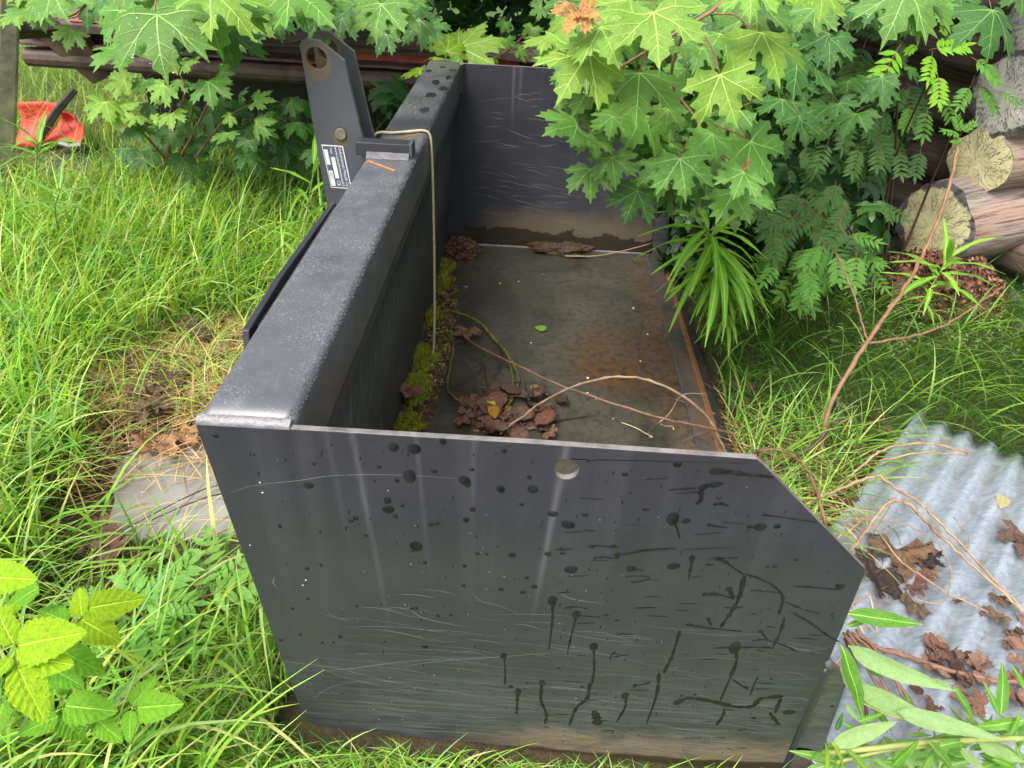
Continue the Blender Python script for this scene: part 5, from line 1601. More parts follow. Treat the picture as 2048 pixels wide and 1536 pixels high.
for x in (-.2, .9):
    b = MB()
    b.box(x - .03 - fo.x, x + .03 - fo.x, 2.82 - fo.y, 2.88 - fo.y, -.1, .6 + .0 - fo.z - .02)
    b.build('rear_leg', M['iron'], FR, bevel=.004)

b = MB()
b.box(-1.6 - fo.x, 1.0 - fo.x, 3.02 - fo.y, 3.03 - fo.y, -.12, .62)  # black panel added to block light and darken the gap below the rail
b.build('shade_panel', M['black_bar'], FR)
b = MB()
b.box(-1.6 - fo.x, 1.0 - fo.x, 2.905 - fo.y, 3.015 - fo.y, .645, .66)  # added deck that keeps light from above out of the same gap
b.build('shade_deck', M['iron'], FR)

# ------------------------------------------------------------------ red plastic scoop in the grass
RP = thing('red_plastic_scoop', 'red plastic scoop lying in tall grass beside the left rusty post', 'scoop', ground(90, 300))
ro = Vector(RP.location)


def curved(name, c, m, dy=0.012):
    bb = MB()
    K = 8
    vs = []
    for j in range(K + 1):
        for i in range(K + 1):
            s, t = i / K, j / K
            p = (c[0] * (1 - s) + c[1] * s) * (1 - t) + (c[3] * (1 - s) + c[2] * s) * t
            p = p + Vector((0, .06 * math.sin(math.pi * t) + .03 * math.sin(math.pi * s), 0))
            vs.append(p - ro)
    n = K + 1
    vs2 = [v + Vector((0, dy, 0)) for v in vs]
    q = [(j * n + i, j * n + i + 1, (j + 1) * n + i + 1, (j + 1) * n + i) for j in range(K) for i in range(K)]
    o_ = len(vs)
    rim = [i for i in range(n)] + [j * n + K for j in range(1, n)] + [K * n + i for i in range(K - 1, -1, -1)] + [j * n for j in range(K - 1, 0, -1)]
    bb.add(vs + vs2, q + [tuple(o_ + k for k in reversed(f)) for f in q] + [(rim[i], rim[(i + 1) % len(rim)], o_ + rim[(i + 1) % len(rim)], o_ + rim[i]) for i in range(len(rim))])
    return bb.build(name, m, RP, smooth=True)


Y0 = ro.y
curved('left_panel', [at_y(32, 206, Y0 + .05), at_y(116, 208, Y0 + .05), at_y(74, 296, Y0 - .08), at_y(24, 296, Y0 - .08)], M['red_plastic'])
curved('right_panel', [at_y(122, 224, Y0 + .02), at_y(148, 240, Y0 + .02), at_y(160, 288, Y0 - .1), at_y(84, 286, Y0 - .1)], M['red_plastic'])
b = MB()
b.tube([at_y(150, 180, Y0 + .03) - ro, at_y(112, 225, Y0 - .02) - ro, at_y(76, 280, Y0 - .12) - ro], [.016, .02, .018], 5)
b.build('dark_rib', M['black_bar'], RP)
b = MB()
b.tube([at_y(118, 286, Y0 - .15) - ro, at_y(140, 292, Y0 - .15) - ro, at_y(162, 290, Y0 - .13) - ro], .012, 6)
b.build('grey_rim', M['slab'], RP)

# ------------------------------------------------------------------ log building corner
LB = thing('log_building', 'corner of an old log building with lichen covered log ends at upper right', 'building', (2.30, 2.22, GZ))
lo = Vector(LB.location)
AX, BX = Vector((.90, .44, 0)).normalized(), Vector((-.44, .90, 0)).normalized()


def log(axis, start, length, r, mats, seed, hexa=0.22, cap=True, taper=0.0, sq=1.0):
    rr = random.Random(seed)
    ns, K = 26, 14
    radii = []
    for k in range(ns):
        a = 2 * math.pi * k / ns
        radii.append(r * (1 + 0.035 * noise.noise((math.cos(a) * 2 + seed, math.sin(a) * 2, seed)) + hexa * 0.5 * abs(math.cos(a * 2 + rr.uniform(0, .2))) - hexa * .2 + rr.uniform(-.03, .03)))
    b = MB()
    vs = []
    for i in range(K + 1):
        t = i / K
        for k in range(ns):
            a = 2 * math.pi * k / ns
            q = radii[k] * (1 - taper * t) * (1 + 0.02 * noise.noise((t * 3, math.cos(a) * 2, seed + math.sin(a))))
            if i == 0:
                q *= .95
            x = t * length + (0.012 * noise.noise((math.cos(a) * 3, math.sin(a) * 3, seed * 2)) if i == 0 else 0) - (.0 if i else -.004)
            vs.append((x, math.cos(a) * q, math.sin(a) * q * sq))
    b.add(vs, [(i * ns + k, i * ns + (k + 1) % ns, (i + 1) * ns + (k + 1) % ns, (i + 1) * ns + k) for i in range(K) for k in range(ns)], 0)
    # sawn end, a little domed and rough
    vs, fs = [], []
    for s in (1, .72, .44, .18):
        for k in range(ns):
            a = 2 * math.pi * k / ns
            q = radii[k] * .95 * s
            e = 0.012 * noise.noise((math.cos(a) * 3, math.sin(a) * 3, seed * 2)) + .004 if s == 1 else 0.010 * noise.noise((math.cos(a) * s * 4, math.sin(a) * s * 4, seed)) - .004
            vs.append((e - .0005, math.cos(a) * q, math.sin(a) * q * sq))
    fs = [(j * ns + k, j * ns + (k + 1) % ns, (j + 1) * ns + (k + 1) % ns, (j + 1) * ns + k) for j in range(3) for k in range(ns)] + [tuple(3 * ns + k for k in range(ns))]
    b.add(vs, fs, 1)
    fs = [tuple(K * ns + k for k in range(ns))]
    b.f.append(tuple(K * ns + k for k in range(ns)))
    b.m.append(0)
    o = b.build('log', mats, LB, smooth=True)
    z = Vector((0, 0, 1))
    y = z.cross(axis)
    s = Vector(start) - lo
    o.matrix_local = Matrix(((axis.x, y.x, 0, s.x), (axis.y, y.y, 0, s.y), (axis.z, y.z, 1, s.z), (0, 0, 0, 1)))
    return o


EA = [(1.935, 1.95, .205, .165, 'lichen'), (2.03, 2.00, .435, .125, 'lichen'), (2.03, 2.00, .67, .145, 'lichen_grey'), (2.06, 2.03, .90, .13, 'lichen_grey'), (2.06, 2.05, 1.12, .125, 'lichen_grey')]
for i, (x, y, z, r, lm) in enumerate(EA):
    log(AX, (x, y, z), 2.6, r, [M['log'], M[lm]], 11 + i * 3, .26)
K0 = Vector((2.30, 2.16, 0))
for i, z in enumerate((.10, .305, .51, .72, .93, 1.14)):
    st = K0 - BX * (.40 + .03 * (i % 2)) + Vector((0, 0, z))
    log(BX, st, 3.0, .112, [M['log'] if i > 3 else M['log_shaded'], M['lichen_grey']], 51 + i * 5, .2)

# field stones under the corner
for i, (u, v, s) in enumerate(((2030, 690, .10), (2040, 610, .09))):
    lab = ('pale grey foundation stone with moss at the right edge, the lower of two', 'grey foundation stone tucked right beneath the log corner, the upper of two')[i]
    p = at_y(u, v, (1.72, 1.95)[i])
    bm = bmesh.new()
    bmesh.ops.create_icosphere(bm, subdivisions=3, radius=1)
    for vtx in bm.verts:
        vtx.co *= 1 + .22 * noise.noise(vtx.co * 1.2 + Vector((i * 7, 0, 0))) + .06 * noise.noise(vtx.co * 4)
        vtx.co = Vector((vtx.co.x * s * 1.3, vtx.co.y * s, vtx.co.z * s * 1.0))
    me = bpy.data.meshes.new('stone')
    bm.to_mesh(me)
    bm.free()
    me.materials.append(M['stone'])
    o = link('foundation_stone', me)
    o.location = p
    tag(o, lab, 'stone', 'foundation stones')

# rotten stump
p = Vector((1.99, 1.86, GZ))
bm = bmesh.new()
bmesh.ops.create_icosphere(bm, subdivisions=5, radius=1)
for vtx in bm.verts:
    n1 = noise.noise(vtx.co * 1.6) * .22 + noise.noise(vtx.co * 6) * .10 + noise.noise(vtx.co * 15) * .05
    vtx.co *= 1 + n1
    vtx.co = Vector((vtx.co.x * .24, vtx.co.y * .20, max(-.05, vtx.co.z * .20)))
me = bpy.data.meshes.new('stump')
bm.to_mesh(me)
bm.free()
me.materials.append(M['rotten'])
ST = link('rotten_stump', me)
ST.location = p
tag(ST, 'crumbling reddish rotten stump below the lowest log end', 'stump')
N = 900
a, r = RNG.uniform(0, 6.28, N), np.sqrt(RNG.uniform(0, 1, N))
C = np.stack([.25 * r * np.cos(a), .21 * r * np.sin(a) - .02, .205 * np.sqrt(np.maximum(0, 1 - r * r)) + .004], -1)
q = RNG.normal(0, .009, (N, 4, 3))
V = (C[:, None] + q).reshape(-1, 3)
F = np.concatenate([np.arange(N)[:, None] * 4 + np.array(f) for f in ((0, 1, 2), (0, 2, 3), (0, 3, 1), (1, 3, 2))])
o = link('wood_crumbs', np_mesh('wood_crumbs', V, F, [M['chips']], np.repeat(pal(N, [(0.22, 0.09, 0.06), (0.12, 0.05, 0.035), (0.30, 0.15, 0.10), (0.06, 0.035, 0.025)], .25), 4, 0)), ST)
tag(o, kind='stuff')

# ------------------------------------------------------------------ corrugated sheet
CS = thing('corrugated_sheet', 'galvanised corrugated steel sheet lying on the ground at lower right', 'metal sheet', at_z(1835, 826, -.028))
co_ = Vector(CS.location)
U = (at_z(1700, 1005, -.028) - co_)
U.normalize()
Vd = (at_z(2060, 985, -.028) - co_)
Vd = (Vd - U * Vd.dot(U)).normalized()
Nn = U.cross(Vd)
if Nn.z < 0:
    Nn = -Nn
pitch, amp = 0.066, 0.0105
b = MB()
nu, nv = 26, 120
wv, lu = 1.05, 1.22
skew = (at_z(2060, 985, -.03) - co_).dot(U) / max(.01, (at_z(2060, 985, -.03) - co_).dot(Vd))
for lay in (0, 1):
    vs = []
    for i in range(nu + 1):
        for j in range(nv + 1):
            v = wv * j / nv
            u = lu * i / nu + v * skew * 0
            pt = U * u + Vd * v + Nn * (amp * math.sin(2 * math.pi * v / pitch + 1.2) - lay * .0012 + .005 * noise.noise((u * 2.5, v * 2.5, 0)))
            vs.append(pt)
    n = nv + 1
    b.add(vs, [(i * n + j, i * n + j + 1, (i + 1) * n + j + 1, (i + 1) * n + j) for i in range(nu) for j in range(nv)])
n = nv + 1
o_ = (nu + 1) * n
rim = [j for j in range(n)] + [i * n + nv for i in range(1, nu + 1)] + [nu * n + j for j in range(nv - 1, -1, -1)] + [i * n for i in range(nu - 1, 0, -1)]
b.f += [(rim[i], rim[(i + 1) % len(rim)], o_ + rim[(i + 1) % len(rim)], o_ + rim[i]) for i in range(len(rim))]
b.m += [0] * len(rim)
so = b.build('sheet', M['zinc'], CS, smooth=True)
at_ = so.data.attributes.new('groove', 'FLOAT', 'POINT')
at_.data.foreach_set('value', [.5 - .5 * math.sin(2 * math.pi * (wv * (q % (nv + 1)) / nv) / pitch + 1.2) for q in range(2 * (nu + 1) * (nv + 1))])


def on_sheet(u, v, lift=.012):
    """where a photo ray meets the sheet"""
    r = ray(u, v)
    t = (co_ - CAM).dot(Nn) / r.dot(Nn)
    return CAM + r * t + Nn * lift


# ------------------------------------------------------------------ concrete slab
def slab(label, px, z, h):
    o = [at_z(u, v, z) for u, v in px]
    c = sum(o, Vector()) / len(o)
    b = MB()
    b.plate([[(p.x - c.x, p.y - c.y) for p in o]], lambda a, d, t: (a, d, -t), h)
    ob = b.build('concrete_slab', M['slab'], None, bevel=.006)
    ob.location = c
    tag(ob, label, 'slab', 'concrete slabs beside the bucket')


slab('flat grey concrete slab bordered by dry grass left of the bucket', [(222, 952), (246, 918), (262, 882), (300, 870), (360, 884), (425, 880), (700, 900), (700, 1045), (452, 1064), (380, 1078), (318, 1070), (240, 1086), (214, 1040), (228, 1000)], -.052, .05)
slab('second concrete slab, nearly hidden by grass close to the bucket plate', [(395, 1130), (700, 1085), (720, 1170), (440, 1180)], -.056, .05)

# ------------------------------------------------------------------ things lying in the bucket
def moss(label, u, v, rx, ry, h, seed, col=((0.25, 0.28, 0.025), (0.16, 0.19, 0.02), (0.35, 0.36, 0.045))):
    rx, ry, h = rx * 1.25, ry * 1.15, h * 1.35
    c = at_z(u, v, .006)
    bm = bmesh.new()
    bmesh.ops.create_icosphere(bm, subdivisions=4, radius=1)
    for vt in bm.verts:
        a = vt.co.copy()
        k = 1 + .55 * noise.noise(a * 1.8 + Vector((seed * 3.1, 0, 0))) + .22 * noise.noise(a * 5)
        vt.co = Vector((a.x * rx * k, a.y * ry * k, max(-.002, a.z * h * k)))
    me = bpy.data.meshes.new('moss')
    pts = [(vt.co.copy(), vt.normal.copy()) for vt in bm.verts if vt.co.z > -.001]
    bm.to_mesh(me)
    bm.free()
    me.materials.append(M['moss_base'] if v > 510 else M['humus'])
    o = link('moss_cushion', me)
    o.location = c
    tag(o, label, 'moss', 'moss cushions in the bucket')
    P = []
    for q, nn in pts:
        for _ in range(5):
            P.append((q.x + random.uniform(-.01, .01), q.y + random.uniform(-.01, .01), q.z - .003))
    P = np.array(P)
    N = len(P)
    V, F, T = blades(P, RNG.uniform(.006, .013, N), RNG.uniform(.0016, .0032, N), RNG.uniform(0, 6.28, N), RNG.uniform(0, .6, N), RNG.uniform(.4, 1.3, N), pal(N, col, .3), 2)
    f = link('fronds', np_mesh('moss_fronds', V, F, [M['moss']], T), o)
    tag(f, kind='stuff')
    return o


moss('small round moss cushion in the near left corner of the bucket floor', 812, 856, .035, .032, .022, 1)
moss('large bright moss cushion along the back plate, nearest the camera but one', 828, 785, .040, .075, .030, 2)
moss('long moss cushion beside the hanging cord end', 846, 722, .032, .07, .022, 3)
moss('moss cushion where the green loop starts', 866, 640, .022, .055, .022, 4)
moss('moss tuft halfway along the back plate of the bucket', 884, 572, .020, .042, .020, 5)
moss('farthest moss tuft along the back plate, below the leaf pile', 889, 538, .022, .045, .022, 6)
moss('brown green moss mound against the far end plate', 1122, 500, .095, .045, .020, 7, ((0.085, 0.072, 0.022), (0.055, 0.045, 0.018), (0.13, 0.12, 0.03)))


def tube_thing(name, label, cat, pts, r, m, group=None, smooth_k=5, jit_=.08, thorns=0):
    P = smooth_path(pts, smooth_k)
    c = P[0].copy()
    n = len(P)
    rs = [(r[0] + (r[-1] - r[0]) * i / (n - 1)) if isinstance(r, tuple) else r for i in range(n)]
    if name == 'bramble_cane':       # canes carry nodes and small kinks
        rs = [q * .82 * (1.22 if i % 7 == 3 else 1) for i, q in enumerate(rs)]
        P = [p + Vector([random.uniform(-1, 1) * .0022 for _ in range(3)]) if 0 < i < n - 1 else p for i, p in enumerate(P)]
    b = MB()
    b.tube([p - c for p in P], rs, 7, jit=jit_)
    for i in range(thorns):
        k = random.randrange(1, n - 1)
        d = Vector((random.uniform(-1, 1), random.uniform(-1, 1), random.uniform(-.3, 1))).normalized()
        p = P[k] - c
        b.tube([p, p + d * rs[k] * 1.6, p + d * rs[k] * 2.8], [rs[k] * .6, rs[k] * .3, rs[k] * .05], 4)
    o = b.build(name, m, smooth=True)
    o.location = c
    tag(o, label, cat, group)
    return o


F0 = lambda u, v, z=.008: at_z(u, v, z)
tube_thing('cord', 'cream coloured cord looped over the beam and hanging into the bucket', 'cord',
           [(-.03, 1.10, .655), (-.012, 1.113, .690), (0.006, 1.113, .699), (.03, 1.118, .6975), (.07, 1.135, .6975), (.100, 1.148, .698), (.1165, 1.155, .690), (.1215, 1.158, .665), (.1225, 1.160, .58), (.121, 1.160, .40), (.117, 1.160, .20), (.112, 1.158, .06), (.108, 1.15, .012), (.112, 1.10, .010)], .0034, M['cord'], jit_=.03)
tube_thing('mossy_loop', 'moss covered loop of old rope curving over the bucket floor', 'rope', [F0(862, 632, .014), F0(890, 622, .03), F0(930, 630, .03), F0(965, 650, .022), F0(990, 680, .014), F0(1012, 705, .012), F0(1032, 740, .012), F0(1036, 770, .012), F0(1022, 800, .012), F0(1008, 822, .012)], .0048, M['moss_cord'], jit_=.5)
tube_thing('mossy_loop', 'short thin mossy rope end inside the larger mossy loop', 'rope', [F0(1020, 724), F0(1026, 760), F0(1018, 785), F0(1012, 800)], .0032, M['moss_cord'], jit_=.5)
tube_thing('mossy_loop', 'thin mossy rope strand curving beside the large moss cushion', 'rope', [F0(880, 650, .012), F0(906, 690, .012), F0(898, 745, .012), F0(896, 780), F0(925, 808), F0(945, 822), F0(978, 826)], .0034, M['moss_cord'], jit_=.5)
tube_thing('bramble_cane', 'long pinkish bramble cane lying straight across the bucket floor to the mouth', 'cane', [F0(885, 628, .012), F0(910, 655, .02), F0(960, 695, .03), F0(1030, 728, .06), F0(1100, 762, .10), F0(1200, 798, .13), F0(1330, 838, .12), F0(1400, 853, .09), F0(1455, 865, .04), F0(1466, 873, .02), F0(1474, 915, -.06)], (.0028, .0048), M['bark_red'], 'bramble canes in the bucket', thorns=26)
tube_thing('bramble_cane', 'tan bramble cane arching out of the leaf heap over the mouth of the bucket', 'cane', [F0(1000, 868, .012), F0(1060, 820, .05), F0(1120, 785, .12), F0(1180, 762, .18), F0(1250, 753, .21), F0(1310, 765, .21), F0(1370, 795, .17), F0(1415, 835, .10), F0(1440, 880, .03), F0(1462, 925, -.06)], (.0032, .0046), M['bark_tan'], 'bramble canes in the bucket', thorns=22)
tube_thing('bramble_tendril', 'thin curled tan tendril caught on the pinkish cane', 'twig', [F0(1410, 788, .08), F0(1365, 790, .09), F0(1340, 825, .11), F0(1322, 842, .12), F0(1310, 850, .08), F0(1297, 862, .03), F0(1300, 875, .01), F0(1306, 874, .01)], .0016, M['bark_tan'])
tube_thing('bramble_tendril', 'short pale twig with a kinked tip near the cutting edge', 'twig', [F0(1322, 848, .1), F0(1330, 852, .05), F0(1345, 853, .02), F0(1347, 860, .01)], .0014, M['cord'])
tube_thing('bramble_tendril', 'pale grass stalk lying on the floor below the pinkish cane', 'twig', [F0(1243, 845), F0(1270, 855), F0(1290, 866), F0(1306, 874)], .0013, M['cord'])
tube_thing('dry_twig', 'forked pale twig leaning in the far right corner of the bucket', 'twig', [F0(1130, 512, .01), F0(1190, 512, .012), F0(1240, 503, .02), F0(1280, 493, .045), F0(1305, 486, .06)], (.0028, .0018), M['bark_tan'])
tube_thing('dry_twig', 'dark twig sticking out right of the leaf heap', 'twig', [F0(1095, 842), F0(1130, 838), F0(1165, 833), F0(1198, 826, .015)], (.0028, .0014), M['bark_dark'])
# leaf heap in the bucket: single leaves on top of a crumbly bed
BR = [(0.115, 0.066, 0.044), (0.080, 0.044, 0.031), (0.18, 0.108, 0.072), (0.14, 0.075, 0.048)]


def crumb_bed(label, name, u, v, rx, ry, h, N, cols, s=.006, mat_='chips'):
    c = at_z(u, v, .002)
    bm = bmesh.new()
    bmesh.ops.create_icosphere(bm, subdivisions=4, radius=1)
    for vt in bm.verts:
        a = vt.co.copy()
        k = 1 + .35 * noise.noise(a * 1.7 + Vector((u, 0, 0))) + .12 * noise.noise(a * 6)
        vt.co = Vector((a.x * rx * k, a.y * ry * k, max(-.001, a.z * h * k * .8)))
    me = bpy.data.meshes.new(name)
    bm.to_mesh(me)
    bm.free()
    me.materials.append(M['humus'])
    o = link(name, me)
    o.location = c
    tag(o, label, 'leaf litter')
    a, r = RNG.uniform(0, 6.28, N), np.sqrt(RNG.uniform(0, 1, N)) * 1.15
    C = np.stack([rx * r * np.cos(a), ry * r * np.sin(a), h * np.sqrt(np.maximum(0.02, 1 - np.minimum(1, r) ** 2))], -1)
    q = RNG.normal(0, s, (N, 4, 3)) * np.array([1, 1, .5])
    V = (C[:, None] + q).reshape(-1, 3)
    F = np.concatenate([np.arange(N)[:, None] * 4 + np.array(f) for f in ((0, 1, 2), (0, 2, 3))])
    k = link('crumbs', np_mesh('crumbs', V, F, [M[mat_]], np.repeat(pal(N, cols, .3), 4, 0)), o)
    tag(k, kind='stuff')
    return o


crumb_bed('dark brown heap of rotting leaves in the far left corner of the bucket', 'leaf_heap', 918, 497, .075, .095, .035, 900, BR + [(0.2, 0.12, 0.08)], .007)
crumb_bed('wet rotting leaf bed strewn along the back plate between the moss cushions', 'leaf_heap', 872, 690, .042, .42, .010, 1900, BR + [(0.20, 0.22, 0.03), (0.14, 0.16, 0.025), (0.26, 0.27, 0.04)], .006)
crumb_bed('wet brown leaf heap in the middle of the near floor', 'leaf_heap', 1005, 842, .085, .05, .008, 500, BR, .008)
IN = 'brown dead leaves in the wet heap on the bucket floor'
_b = MB()
for _j in range(9):
    for _i in range(5):
        _t, _s = _j / 8, -1 + _i / 2
        _h = .36 * math.sin(math.pi * (.06 + .9 * _t)) ** .7 * (1 + .12 * (_j % 2))
        _b.v.append((_s * _h, _t, .25 * _s * _s + .16 * noise.noise((_s * 2, _t * 5, 3.0)) + .1 * _t * _t))
_b.f = [(5 * j + i, 5 * j + i + 1, 5 * j + i + 6, 5 * j + i + 5) for j in range(8) for i in range(4)]
_b.m = [0] * len(_b.f)
DBIT = _b.mesh('curled_leaf', [M['dead']], smooth=True)
for i in range(40):
    u, v = random.gauss(1005, 60), random.gauss(828, 26)
    if not (920 < u < 1130 and 775 < v < 868):
        continue
    p = at_z(u, v, random.uniform(.012, .026))
    a = random.uniform(0, 6.28)
    l = random.uniform(.032, .070)
    o = link('dead_leaf', random.choice(DEAD[:3] + [DBIT] * 7), None, mw=frame(p, p + Vector((math.cos(a), math.sin(a), random.uniform(-.2, .3))) * l, (random.uniform(-.5, .5), random.uniform(-.6, .2), 1)), color=jit(random.choice(BR), .3))
    tag(o, 'wet brown dead leaf in the heap on the near bucket floor', 'leaf', IN)
TWG = 'dark wet twigs in the leaf heap on the bucket floor'
for i in range(26):
    u, v = random.gauss(985, 50), random.gauss(790, 50)
    if not (890 < u < 1110 and 640 < v < 866):
        continue
    p = at_z(u, v, random.uniform(.008, .03))
    a = random.uniform(1.4, 3.4)
    l = random.uniform(.05, .16)
    q = p + Vector((math.cos(a) * l, math.sin(a) * l, random.uniform(-.006, .012)))
    tube_thing('dry_twig', 'thin dark wet twig among the rotting leaves on the bucket floor', 'twig', [p, p.lerp(q, .5) + Vector((random.uniform(-.01, .01), random.uniform(-.01, .01), .006)), q], (.0024, .0010), M['twig_dark'], TWG, 3)


def one_leaf(label, me, a, t, z, col, lift=.01, name='dead_leaf', cat='leaf', group=None, sc=1.0, nh=(0, -.2, 1)):
    p, q = at_z(a[0], a[1], z + lift), at_z(t[0], t[1], z + lift)
    o = link(name, me, None, mw=frame(p, p + (q - p) * sc, nh), color=col)
    tag(o, label, cat, group)
    return o


OVAL = rasp_mesh('birch_leaf', 991, .74)
one_leaf('orange birch leaf on top of the wet leaf heap', OVAL, (985, 812), (990, 834), .02, (0.50, 0.25, 0.05), .02, 'fallen_leaf')
one_leaf('small yellow leaf just above the orange leaf in the bucket', OVAL, (976, 797), (990, 808), .02, (0.50, 0.50, 0.07), .02, 'fallen_leaf')
one_leaf('fresh light green birch leaf alone on the bare bucket floor', OVAL, (1092, 660), (1070, 652), .004, (0.24, 0.40, 0.06), .006, 'fallen_leaf')
one_leaf('tan folded leaf lying right of the mossy loop', OVAL, (1064, 770), (1078, 784), .01, (0.42, 0.24, 0.09), .012, 'fallen_leaf')
one_leaf('brown curled leaf beside the start of the pinkish cane', DEAD[3], (938, 660), (932, 680), .01, (0.20, 0.11, 0.07), .014)
one_leaf('pale brown leaf wedged against the back plate near the big moss', DEAD[4], (820, 775), (808, 800), .03, (0.26, 0.13, 0.08), .04)

# ------------------------------------------------------------------ dead leaves on the corrugated sheet
C6 = lambda x, y: (1400 + x / 3.16, 800 + y / 3.16)
for lab, (a, t), c, k in (('big brown curled maple leaf in the middle of the corrugated sheet', ((1250, 940), (1290, 1180)), (0.16, 0.095, 0.055), 0), ('black shrivelled maple leaf beside the big brown one on the sheet', ((1400, 1010), (1540, 1090)), (0.022, 0.018, 0.020), 1), ('small reddish brown leaf below the black leaf on the sheet', ((1380, 1130), (1480, 1190)), (0.17, 0.085, 0.060), 2), ('brown leaf scrap under the small reddish leaf', ((1330, 1200), (1410, 1280)), (0.13, 0.065, 0.045), 3), ('dark leaf scrap near the bucket plate on the corrugated sheet', ((1130, 1100), (1080, 1300)), (0.045, 0.030, 0.026), 4), ('curled grey brown leaf in the lower middle of the sheet', ((1340, 1310), (1290, 1390)), (0.13, 0.09, 0.06), 5), ('brown leaf at the right of the sheet between two ribs', ((1860, 1270), (1900, 1350)), (0.14, 0.08, 0.055), 1), ('greyish leaf stuck just below it near the right border', ((1850, 1370), (1830, 1450)), (0.16, 0.11, 0.08), 2), ('brown leaf scrap at the right border of the photo on the sheet', ((2040, 900), (2000, 1030)), (0.12, 0.07, 0.05), 3), ('tiny brown leaf crumb near the right edge of the sheet', ((1600, 1290), (1640, 1330)), (0.12, 0.08, 0.06), 4)):
    p, q = on_sheet(*C6(*a), .016), on_sheet(*C6(*t), .016)
    o = link('dead_leaf', DEAD[k], None, mw=frame(p, q, Nn + Vector((random.uniform(-.3, .3), random.uniform(-.3, .1), 0))), color=c)
    tag(o, lab, 'leaf', 'dead leaves on the corrugated sheet')
p, q = on_sheet(*C6(1900, 630), .014), on_sheet(*C6(1890, 700), .014)
tag(link('fallen_leaf', OVAL, None, mw=frame(p, q, Nn), color=(0.55, 0.47, 0.28)), 'small pale yellow leaf near the top right of the corrugated sheet', 'leaf')
LH = 'brown leaves heaped on the lower part of the corrugated sheet'
for i in range(44):
    x, y = random.choice(((1480, 880), (1600, 960), (1760, 880), (1980, 830), (1650, 1080), (1900, 1080), (2000, 720), (1620, 1180), (1380, 1100)))
    x += random.gauss(0, 60)
    y += random.gauss(0, 45)
    p = on_sheet(*C5(x, y), random.uniform(.01, .03))
    a = random.uniform(0, 6.28)
    o = link('dead_leaf', random.choice(DEAD[:3] + [DBIT] * 3), None, mw=frame(p, p + (U * math.cos(a) + Vd * math.sin(a)) * random.uniform(.018, .042), Nn + Vector((random.uniform(-.5, .5), random.uniform(-.5, .5), 0))), color=jit(random.choice([(0.17, 0.10, 0.07), (0.24, 0.145, 0.105), (0.11, 0.065, 0.05)]), .3))
    tag(o, 'brown dead leaf in the litter on the lower corrugated sheet', 'leaf', LH)

# ------------------------------------------------------------------ canes between bucket and sheet
D6 = lambda x, y, z: at_z(*C6(x, y), z)
D5 = lambda x, y, z: at_z(*C5(x, y), z)
CG = 'old bramble canes beside the corrugated sheet'
tube_thing('bramble_cane', 'dark cane bending over the grass behind the chamfered corner and down the plate', 'cane', [D6(285, 380, -.04), D6(330, 340, .0), D6(430, 310, .03), D6(540, 330, .04), D6(620, 380, .05), D6(690, 470, .06), D6(740, 590, .07), D6(775, 700, .07), D6(800, 810, .04)], (.0055, .0048), M['bark_red'], CG, thorns=8)
tube_thing('bramble_cane', 'wet black cane running up behind the bare sapling stem', 'cane', [D6(430, 432, -.05), D6(540, 412, -.02), D6(640, 345, .02), D6(740, 270, .05), D6(810, 190, .08), D6(880, 125, .10)], (.0055, .0045), M['bark_dark'], CG)
tube_thing('bramble_cane', 'pale split cane arching over the top of the corrugated sheet', 'cane', [D6(880, 520, .0), D6(960, 470, .03), D6(1060, 380, .06), D6(1150, 320, .08), D6(1270, 285, .09), D6(1400, 275, .09), D6(1540, 290, .08), D6(1690, 335, .07)], (.0042, .0036), M['bark_tan'], CG, thorns=6)
tube_thing('bramble_cane', 'thin second cane just below the pale split one on the sheet', 'cane', [D6(1130, 385, .05), D6(1300, 350, .07), D6(1450, 330, .07), D6(1690, 345, .07)], .0026, M['bark_tan'], CG)
tube_thing('bramble_cane', 'sharply bent reddish cane crossing the corrugated sheet to the right border', 'cane', [D6(640, 665, .0), D6(800, 600, .04), D6(960, 530, .07), D6(1110, 478, .09), D6(1180, 515, .09), D6(1280, 590, .07), D6(1400, 660, .05), D6(1490, 750, .03), D6(1640, 900, .02), D6(1850, 1130, .01), D6(2070, 1350, .0)], (.0046, .0034), M['bark_tan'], CG, thorns=12)
tube_thing('bramble_cane', 'thick arched cane rising from the plate edge over the sheet', 'cane', [D6(930, 990, -.0), D6(1010, 880, .05), D6(1090, 770, .10), D6(1170, 660, .13), D6(1240, 630, .14), D6(1320, 660, .13), D6(1400, 740, .10), D6(1500, 840, .06), D6(1650, 980, .03), D6(1900, 1200, .01), D6(2070, 1360, .0)], (.0055, .0036), M['bark_tan'], CG, thorns=18)
tube_thing('bramble_cane', 'very thin cane running diagonally past the big brown leaf', 'cane', [D6(960, 640, .02), D6(1100, 800, .02), D6(1250, 1000, .02), D6(1380, 1100, .02), D6(1560, 1215, .01), D6(1820, 1340, .0)], .0022, M['bark_tan'], CG)
tube_thing('bramble_cane', 'curved tendril looping round the black leaf', 'cane', [D6(940, 760, .02), D6(1150, 755, .02), D6(1330, 800, .02), D6(1480, 890, .02), D6(1570, 1020, .02), D6(1580, 1180, .015), D6(1520, 1290, .01), D6(1350, 1250, .01)], .0014, M['bark_tan'], CG)
tube_thing('bramble_cane', 'hair thin tendril hanging at the right on the sheet', 'cane', [D6(1400, 660, .05), D6(1480, 760, .03), D6(1530, 860, .02), D6(1640, 920, .01), D6(1700, 930, .01), D6(1690, 840, .01), D6(1600, 740, .01)], .0013, M['bark_tan'], CG)
